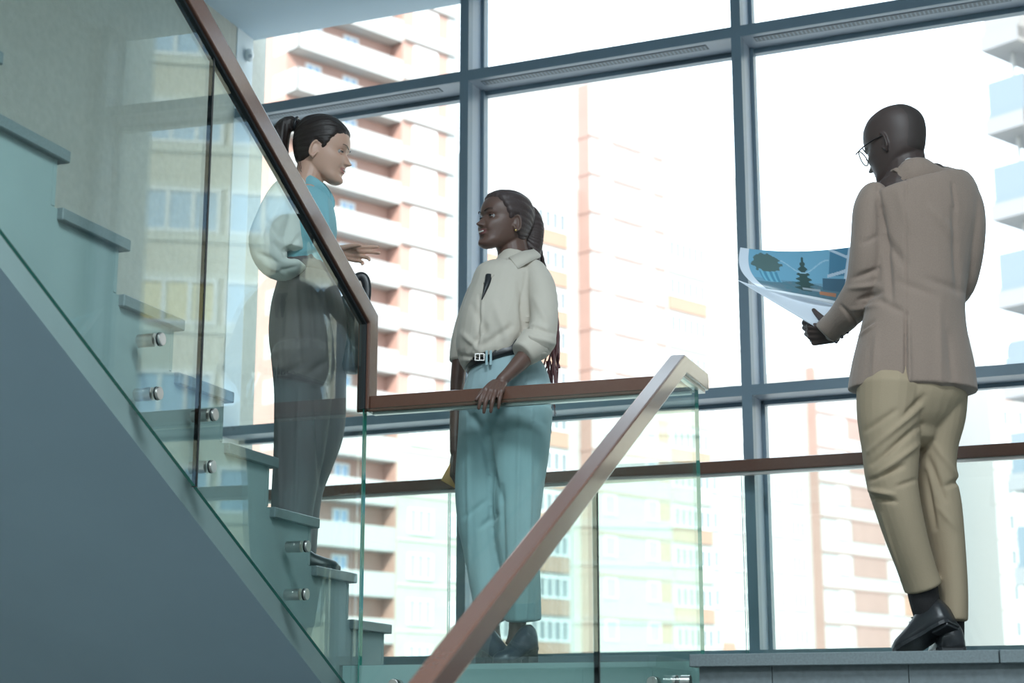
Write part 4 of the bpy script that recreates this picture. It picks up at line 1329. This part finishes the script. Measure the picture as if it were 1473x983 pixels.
# dark bag hanging from her far arm
bag = thing('shoulder_bag', 'dark soft bag hanging at the ponytail woman\'s front behind the rail post', 'bag', L_.P(505, 500, .03))
BAGM = mat('dark_teal_leather', (.035, .060, .068), .45, bump=.3, bscale=40)
solid('bag_body', [tube(*L_.path([(497, 432, .05, 9, .05), (502, 460, .05, 15, .07), (505, 500, .05, 17, .075), (504, 526, .05, 16, .07), (503, 536, .05, 12, .05)]), 4, 20)],
      BAGM, bag, .005, 2, folds_post([(495, 440, 510, 520, 4, -.012), (508, 450, 500, 530, 4, .010), (500, 480, 518, 500, 4, -.008)], .006, 18))
v, f = tube([L_.P(498, 445, .06), L_.P(505, 410, .06), L_.P(516, 398, .06), L_.P(525, 402, .06), L_.P(528, 425, .06), L_.P(520, 470, .06), L_.P(514, 500, .06)], [.010, .013, .016, .017, .015, .011, .008], [.008] * 7, 5, 12)
mk('strap', v, f, BLACKL, bag, True)

# ------------------------------------------------------------------ the man with the printed sheet
SK3 = mat('dark_brown_skin', (.058, .038, .034), .55, sss=.12, bump=.05, bscale=250)
LIP3 = mat('brown_lips', (.10, .045, .04), .45)
BLAZER = mat('tan_wool', (.255, .188, .152), .9, bump=.4, bscale=330, sheen=.2, var=.05, vscale=260)
CHINO = mat('khaki_cotton', (.33, .255, .17), .85, bump=.3, bscale=420)
SHIRT3 = mat('pale_shirt_collar', (.50, .50, .52), .8)
SOCK = mat('black_sock', (.015, .013, .014), .9, bump=.6, bscale=200)
m3 = thing('person', 'man seen from behind in a tan blazer and khaki trousers holding a large print', 'person', (-.596, 5.45, 0), 'people in the stairwell')
G = Fig(m3.location)
H3 = head_matrix(G.P(1291, 205, .0), (-.62, .74, -.26), .0, 1.10)
hv, hf = head_shape(smile=0, nose=1.1, lips=1.3, wide=1.04, fem=0)
parts = [([H3 @ v for v in hv], hf)] + ear_parts(H3)
parts.append(tube(*G.path([(1299, 215, .0, 30, .062), (1304, 240, -.01, 30, .064), (1308, 262, -.01, 44, .08)]), 4))
parts.append(tube(*G.path([(1312, 262, 0, 56, .09), (1322, 300, 0, 66, .11), (1322, 380, 0, 60, .11), (1316, 460, 0, 60, .11), (1314, 535, 0, 62, .105), (1314, 572, 0, 46, .07)]), 4))
parts.append(tube(*G.path([(1252, 285, 0, 17, .045), (1248, 340, 0, 17, .045), (1244, 400, .02, 16, .045), (1222, 446, .09, 14, .042), (1200, 472, .17, 11, .035), (1198, 479, .21, 10, .03)]), 4))
parts.append(tube(*G.path([(1392, 290, 0, 17, .045), (1398, 340, .02, 16, .045), (1388, 405, .06, 14, .042), (1350, 440, .22, 12, .04), (1300, 455, .34, 11, .032)]), 4))
parts += hand_parts(G.P(1203, 480, .21), RV * -.72 + NV * .45 + ZV * .10, RV * .35 + NV * .75 + ZV * .55, curl=((.8, 1.2, .9), (.75, 1.15, .9), (.7, 1.1, .9), (.6, 1.0, .8)), side=-1, sc=1.02, spread=.05, thumb=(.55, .75, .45))
parts += hand_parts(G.P(1300, 455, .34), RV * -.75 + NV * .5 + ZV * .1, RV * .3 + NV * -.2 + ZV * .9, curl=(.6, .9, .7), side=1, sc=1.0)
for rows in ([(1281, 555, -.02, 32, .08), (1284, 660, -.04, 28, .075), (1294, 720, -.05, 23, .06), (1310, 790, -.02, 17, .05), (1326, 845, .0, 16, .042), (1334, 880, .02, 17, .045)],
             [(1352, 555, .05, 28, .08), (1346, 660, .06, 24, .07), (1354, 720, .06, 21, .06), (1366, 800, .06, 17, .05), (1370, 890, .06, 15, .045), (1370, 925, .06, 14, .045)]):
    parts.append(tube(*G.path(rows), 4))
solid('body', parts, [SK3, LIP3], m3, .0034, 2, dec=.42, zones=face_zones(H3, smile=0))
eyes(H3, m3, mat('dark_iris', (.03, .015, .01), .15), SK3, mat('black_brow', (.012, .009, .009), .7), None)
# close-cropped hair
cap = [hair_cap(H3, [-.1, -.05, -.02, -.012, .012, .02, .03, .045, .06, .085, .1], [.045, .055, .075, .130, .130, .100, .118, .140, .158, .176, .182], .0011, low=-.003)]
solid('hair', cap, mat('cropped_black_hair', (.040, .028, .025), .6, bump=.35, bscale=500), m3, .0036, 1)
# glasses
gl = None
Pg = [H3 @ Vector(p) for p in ((-.0770, -.004, .118), (-.0785, .030, .120), (-.074, .070, .121), (-.064, .104, .120))]
v, f = tube(Pg, [.0022] * 4, [.0022] * 4, 4, 8); gl = mk('glasses', v, f, mat('dark_metal_frame', (.05, .045, .045), .3, metal=.8), m3, True)
Pg = [H3 @ Vector((-p[0], p[1], p[2])) for p in ((-.0770, -.004, .118), (-.0785, .030, .120), (-.074, .070, .121), (-.064, .104, .120))]
v, f = tube(Pg, [.0022] * 4, [.0022] * 4, 4, 8); mk('temple_arm', v, f, MATS['dark_metal_frame'], gl, True)
for sg in (-1, 1):
    ring = [H3 @ Vector((sg * .035 + .028 * math.cos(a), .108 - .012 * (abs(.035 * sg + .028 * math.cos(a)) / .06) ** 2, .111 + .023 * math.sin(a))) for a in [2 * math.pi * i / 24 for i in range(25)]]
    v, f = tube(ring, [.0020] * 25, [.0020] * 25, 1, 8); mk('rim', v, f, MATS['dark_metal_frame'], gl, True)
    lv = [H3 @ Vector((sg * .035 + .027 * math.cos(a), .108 - .012 * (abs(.035 * sg + .027 * math.cos(a)) / .06) ** 2 + dy, .111 + .022 * math.sin(a))) for dy in (0, .0015) for a in [2 * math.pi * i / 24 for i in range(24)]]
    mk('lens', lv, [tuple(range(24))[::-1], tuple(range(24, 48))] + [(i, (i + 1) % 24, 24 + (i + 1) % 24, 24 + i) for i in range(24)], G_FACADE, gl)
v, f = tube([H3 @ Vector((x, .110, .118)) for x in (-.009, 0, .009)], [.002] * 3, [.002] * 3, 3, 8); mk('bridge', v, f, MATS['dark_metal_frame'], gl, True)
# shirt collar edge
v, f = tube([G.P(1278, 250, .10), G.P(1281, 243, .03), G.P(1292, 236, -.045), G.P(1312, 233, -.07), G.P(1332, 237, -.045), G.P(1338, 246, .03)], [.014] * 6, [.008] * 6, 4, 12)
mk('shirt_collar', v, f, SHIRT3, m3, True)
# blazer
bz = [tube(*G.path([(1311, 238, -.01, 26, .075), (1313, 250, -.01, 42, .095), (1316, 262, 0, 68, .115), (1321, 280, 0, 86, .135), (1324, 312, 0, 86, .142), (1323, 350, 0, 77, .140), (1321, 400, 0, 70, .135), (1318, 440, 0, 70, .135), (1315, 480, 0, 77, .14), (1314, 520, 0, 86, .147), (1313, 553, 0, 91, .15), (1313, 562, 0, 92, .15)]), 4, 36, c0=.1),
      tube(*G.path([(1257, 281, 0, 21, .068), (1250, 300, -.01, 23, .074), (1247, 335, -.01, 23, .074), (1246, 375, .0, 25, .074), (1243, 412, .03, 27, .07), (1226, 440, .085, 25, .062), (1209, 460, .15, 22, .056), (1194, 474, .195, 20, .05), (1188, 480, .205, 19.5, .048)]), 4, 24),
      tube(*G.path([(1388, 284, 0, 20, .068), (1394, 304, 0, 21, .072), (1397, 335, .0, 20, .07), (1392, 380, .03, 19, .066), (1380, 420, .08, 17, .06), (1345, 445, .22, 16, .055), (1308, 455, .33, 15, .05)]), 4, 24)]
fl = [(1303, 250, 1303, 450, 1.4, -.003), (1303, 452, 1303, 575, 2.2, -.012), (1307, 460, 1309, 565, 3.0, .006), (1268, 300, 1282, 430, 5, -.010), (1262, 290, 1270, 330, 3, -.006), (1270, 340, 1300, 380, 7, -.006), (1372, 300, 1378, 420, 5, -.007), (1340, 300, 1372, 340, 7, .005),
      (1228, 400, 1262, 388, 4, -.008), (1222, 415, 1262, 410, 4, .006), (1236, 432, 1268, 420, 4, -.008), (1225, 445, 1262, 440, 3.5, .005), (1210, 440, 1235, 468, 3, -.005), (1240, 350, 1262, 340, 4, -.004), (1292, 405, 1345, 425, 6, -.004), (1330, 400, 1385, 420, 6, -.004),
      (1262, 430, 1300, 450, 5, -.006), (1232, 480, 1258, 462, 2.5, -.004), (1236, 484, 1260, 467, 2.0, .005), (1350, 440, 1354, 555, 5, .004), (1262, 480, 1256, 550, 5, .004), (1365, 480, 1372, 555, 6, -.005), (1290, 270, 1310, 330, 8, .004), (1262, 268, 1268, 300, 3, -.005), (1370, 265, 1376, 300, 3, -.005)]
solid('blazer', bz, BLAZER, m3, .0048, 2, folds_post(fl, .003, 12))
v, f = tube([G.P(1282, 262, .09), G.P(1284, 253, .02), G.P(1294, 245, -.06), G.P(1312, 242, -.088), G.P(1331, 246, -.062), G.P(1340, 256, .02)], [.020, .022, .024, .025, .024, .020], [.009] * 6, 4, 14)
mk('blazer_collar', v, f, BLAZER, m3, True)
for i in range(3):
    v, f = ball(G.P(1203 + 8 * i, 492 - 7 * i, .16 - .01 * i), .006, .004, .006, None, 10, 6); mk('cuff_button', v, f, BLACKL, m3, True)
# trousers
tr = [tube(*G.path([(1314, 500, 0, 66, .12), (1312, 545, 0, 77, .135), (1310, 575, 0, 74, .132), (1311, 600, 0, 60, .11), (1312, 618, 0, 40, .08)]), 4, 28, c0=.1, c1=.8),
      tube(*G.path([(1281, 560, -.03, 48, .125), (1279, 600, -.035, 45, .115), (1281, 645, -.04, 40, .105), (1283, 690, -.05, 35.5, .098), (1292, 730, -.05, 31.5, .092), (1306, 780, -.03, 28, .086), (1319, 820, -.01, 26, .082), (1328, 845, .0, 26, .08)]), 4, 24),
      tube(*G.path([(1354, 560, .05, 36, .125), (1352, 600, .05, 35, .115), (1346, 645, .06, 30, .105), (1345, 690, .06, 30, .10), (1352, 730, .06, 30, .095), (1362, 790, .06, 25, .088), (1368, 850, .06, 22, .084), (1369, 893, .06, 21, .082)]), 4, 24)]
fl = [(1255, 668, 1325, 610, 4, -.008), (1250, 650, 1325, 585, 4, .006), (1262, 685, 1320, 640, 4, .007), (1250, 692, 1300, 670, 3.5, -.008), (1248, 705, 1285, 712, 3.5, .009), (1255, 718, 1290, 722, 3, -.006), (1245, 620, 1290, 590, 4, -.005), (1300, 600, 1328, 570, 4, -.006), (1290, 700, 1318, 690, 3, -.005),
      (1268, 740, 1300, 840, 2, .004), (1335, 660, 1360, 720, 5, -.008), (1345, 640, 1380, 690, 4, .005), (1360, 700, 1385, 690, 4, -.006), (1330, 680, 1345, 760, 4, -.007), (1350, 730, 1375, 760, 4, .004)]
solid('trousers', tr, CHINO, m3, .0052, 2, folds_post(fl, .0025, 10))
# socks and lace-up shoes
v, f = tube(*G.path([(1326, 838, .0, 21, .056), (1328, 855, .0, 21, .056), (1332, 874, .01, 20, .055), (1336, 890, .02, 19, .052)]), 4, 18)
mk('sock', v, f, SOCK, m3, True)
v, f = tube(*G.path([(1370, 880, .06, 16, .048), (1370, 900, .06, 16, .05), (1370, 920, .06, 16, .05)]), 4, 18)
mk('sock', v, f, SOCK, m3, True)
fm = lambda x, y, d: G.P(x, y, d)
tp = G.P(1287, 940, .06); tp.z = .012
hp = G.P(1372, 898, -.06)
shoe('shoe', hp, tp, ZV + RV * .25 - NV * .0, BLACKL, m3, .050, .098, .006, BLACKL, (.06, .016), laces=mat('black_lace', (.02, .02, .02), .7))
h2 = G.P(1371, 940, -.04); h2.z = .024
t2 = G.P(1352, 940, .24); t2.z = .010
shoe('shoe', h2, t2, ZV, BLACKL, m3, .049, .088, .006, BLACKL, (.06, .018), laces=MATS['black_lace'])

# ------------------------------------------------------------------ the sheets he holds
def sheet(name, parent, Pf, nu, nv, m, th, colf=None):
    V, F = [], []
    Pts = [[Pf(i / nu, j / nv) for j in range(nv + 1)] for i in range(nu + 1)]
    for k in (0, 1):
        for i in range(nu + 1):
            for j in range(nv + 1):
                V.append(Pts[i][j] + NV * (th * k))
    n1 = (nu + 1) * (nv + 1)
    idx = lambda i, j: i * (nv + 1) + j
    for i in range(nu):
        for j in range(nv):
            q = (idx(i, j), idx(i + 1, j), idx(i + 1, j + 1), idx(i, j + 1))
            F.append(q); F.append(tuple(n1 + a for a in q[::-1]))
    bd = [idx(i, 0) for i in range(nu + 1)] + [idx(nu, j) for j in range(1, nv + 1)] + [idx(i, nv) for i in range(nu - 1, -1, -1)] + [idx(0, j) for j in range(nv - 1, 0, -1)]
    for a, b_ in zip(bd, bd[1:] + bd[:1]): F.append((b_, a, n1 + a, n1 + b_))
    o = mk(name, V, F, m, parent, True)
    if colf:
        at = o.data.color_attributes.new('print', 'FLOAT_COLOR', 'POINT')
        arr = []
        for k in (0, 1):
            for i in range(nu + 1):
                for j in range(nv + 1):
                    arr += list(colf(i / nu, j / nv) if k == 0 else (.72, .76, .80)) + [1]
        at.data.foreach_set('color', arr)
    return o
pm = bpy.data.materials.new('printed_paper'); pm.use_nodes = True
nt = pm.node_tree; bb = nt.nodes['Principled BSDF']; bb.inputs['Roughness'].default_value = .3
ca = nt.nodes.new('ShaderNodeVertexColor'); ca.layer_name = 'print'
nt.links.new(ca.outputs['Color'], bb.inputs['Base Color'])
PAPER = mat('white_paper', (.66, .72, .80), .4)
def lerp(a, b_, t): return a + (b_ - a) * t
def qb(p0, p1, p2, t): return ((1 - t) ** 2 * p0[0] + 2 * t * (1 - t) * p1[0] + t * t * p2[0], (1 - t) ** 2 * p0[1] + 2 * t * (1 - t) * p1[1] + t * t * p2[1])
def print_pt(u, v):
    a = qb((1065, 356), (1140, 368), (1228, 355), u)
    c = qb((1096, 417), (1160, 427), (1212, 441), u)
    mid = (-14 * math.sin(math.pi * v) * (1 - u) ** 2, 3 * math.sin(math.pi * v))
    x, y = lerp(a[0], c[0], v) + mid[0], lerp(a[1], c[1], v) + mid[1]
    return G.P(x, y, .36 + .05 * u - .10 * math.sin(math.pi * v * .5) - .03 * math.sin(math.pi * u))
def print_col(u, v):
    sky = (.16, .36, .50)
    if u < .085 or u > .975: return (.62, .68, .76)
    if v > .93: return (.70, .76, .82)
    c = sky
    n_ = noise.noise(Vector((u * 30, v * 18, 1.3)))
    if v > .62: c = (.15, .30, .40)
    if v > .66 + .05 * math.sin(u * 9): c = (.10 + .03 * n_, .19, .24)
    # a leafy tree on the left, pale low house under it
    if ((u - .24) / .13) ** 2 + ((v - .26) / .20) ** 2 + .5 * n_ < 1: c = (.09, .15, .15)
    if .16 < u < .33 and .44 < v < .68: c = (.17, .42, .55) if int(u * 40) % 2 else (.08, .24, .36)
    # a fir in the middle
    if v > .10 and abs(u - .56) < .125 * (v - .08) * (1 + .35 * math.sin(v * 60)) and v < .82: c = (.045, .085, .085)
    # hills line
    if abs(v - (.30 + .12 * math.sin(u * 14))) < .015 and .36 < u < .8: c = (.30, .48, .60)
    # a modern house with white framing on the right
    if u > .79 and v < .52:
        if abs((u - .79) * .9 - (v - .0)) < .022 or abs((u - .80) * .55 + v - .46) < .03 or u > .955: c = (.42, .52, .62)
        elif u > .80 and v < .46: c = (.07, .20, .31)
    if u > .74 and .50 < v < .75: c = (.06, .13, .19)
    if .70 < u < .90 and .78 < v < .86: c = (.42, .20, .12)
    if .52 < u < .72 and .74 < v < .80: c = (.30, .36, .40)
    return c
pr = thing('printed_sheet', 'large curled print showing a house and trees, held open by the man', 'print', G.P(1145, 400, .34))
sheet('paper', pr, print_pt, 150, 80, pm, .0012, print_col)
def flap_pt(u, v):
    a = qb((1080, 410), (1150, 424), (1212, 440), u)
    c = qb((1059, 402), (1100, 428), (1172, 470), u)
    x, y = lerp(a[0], c[0], v), lerp(a[1], c[1], v)
    return G.P(x, y, .29 + .03 * u - .10 * v)
fs_ = thing('paper_sheet', 'plain pale blue-white sheet curling under the print in the man\'s hand', 'paper', G.P(1145, 440, .28))
sheet('paper', fs_, flap_pt, 24, 10, PAPER, .0012)
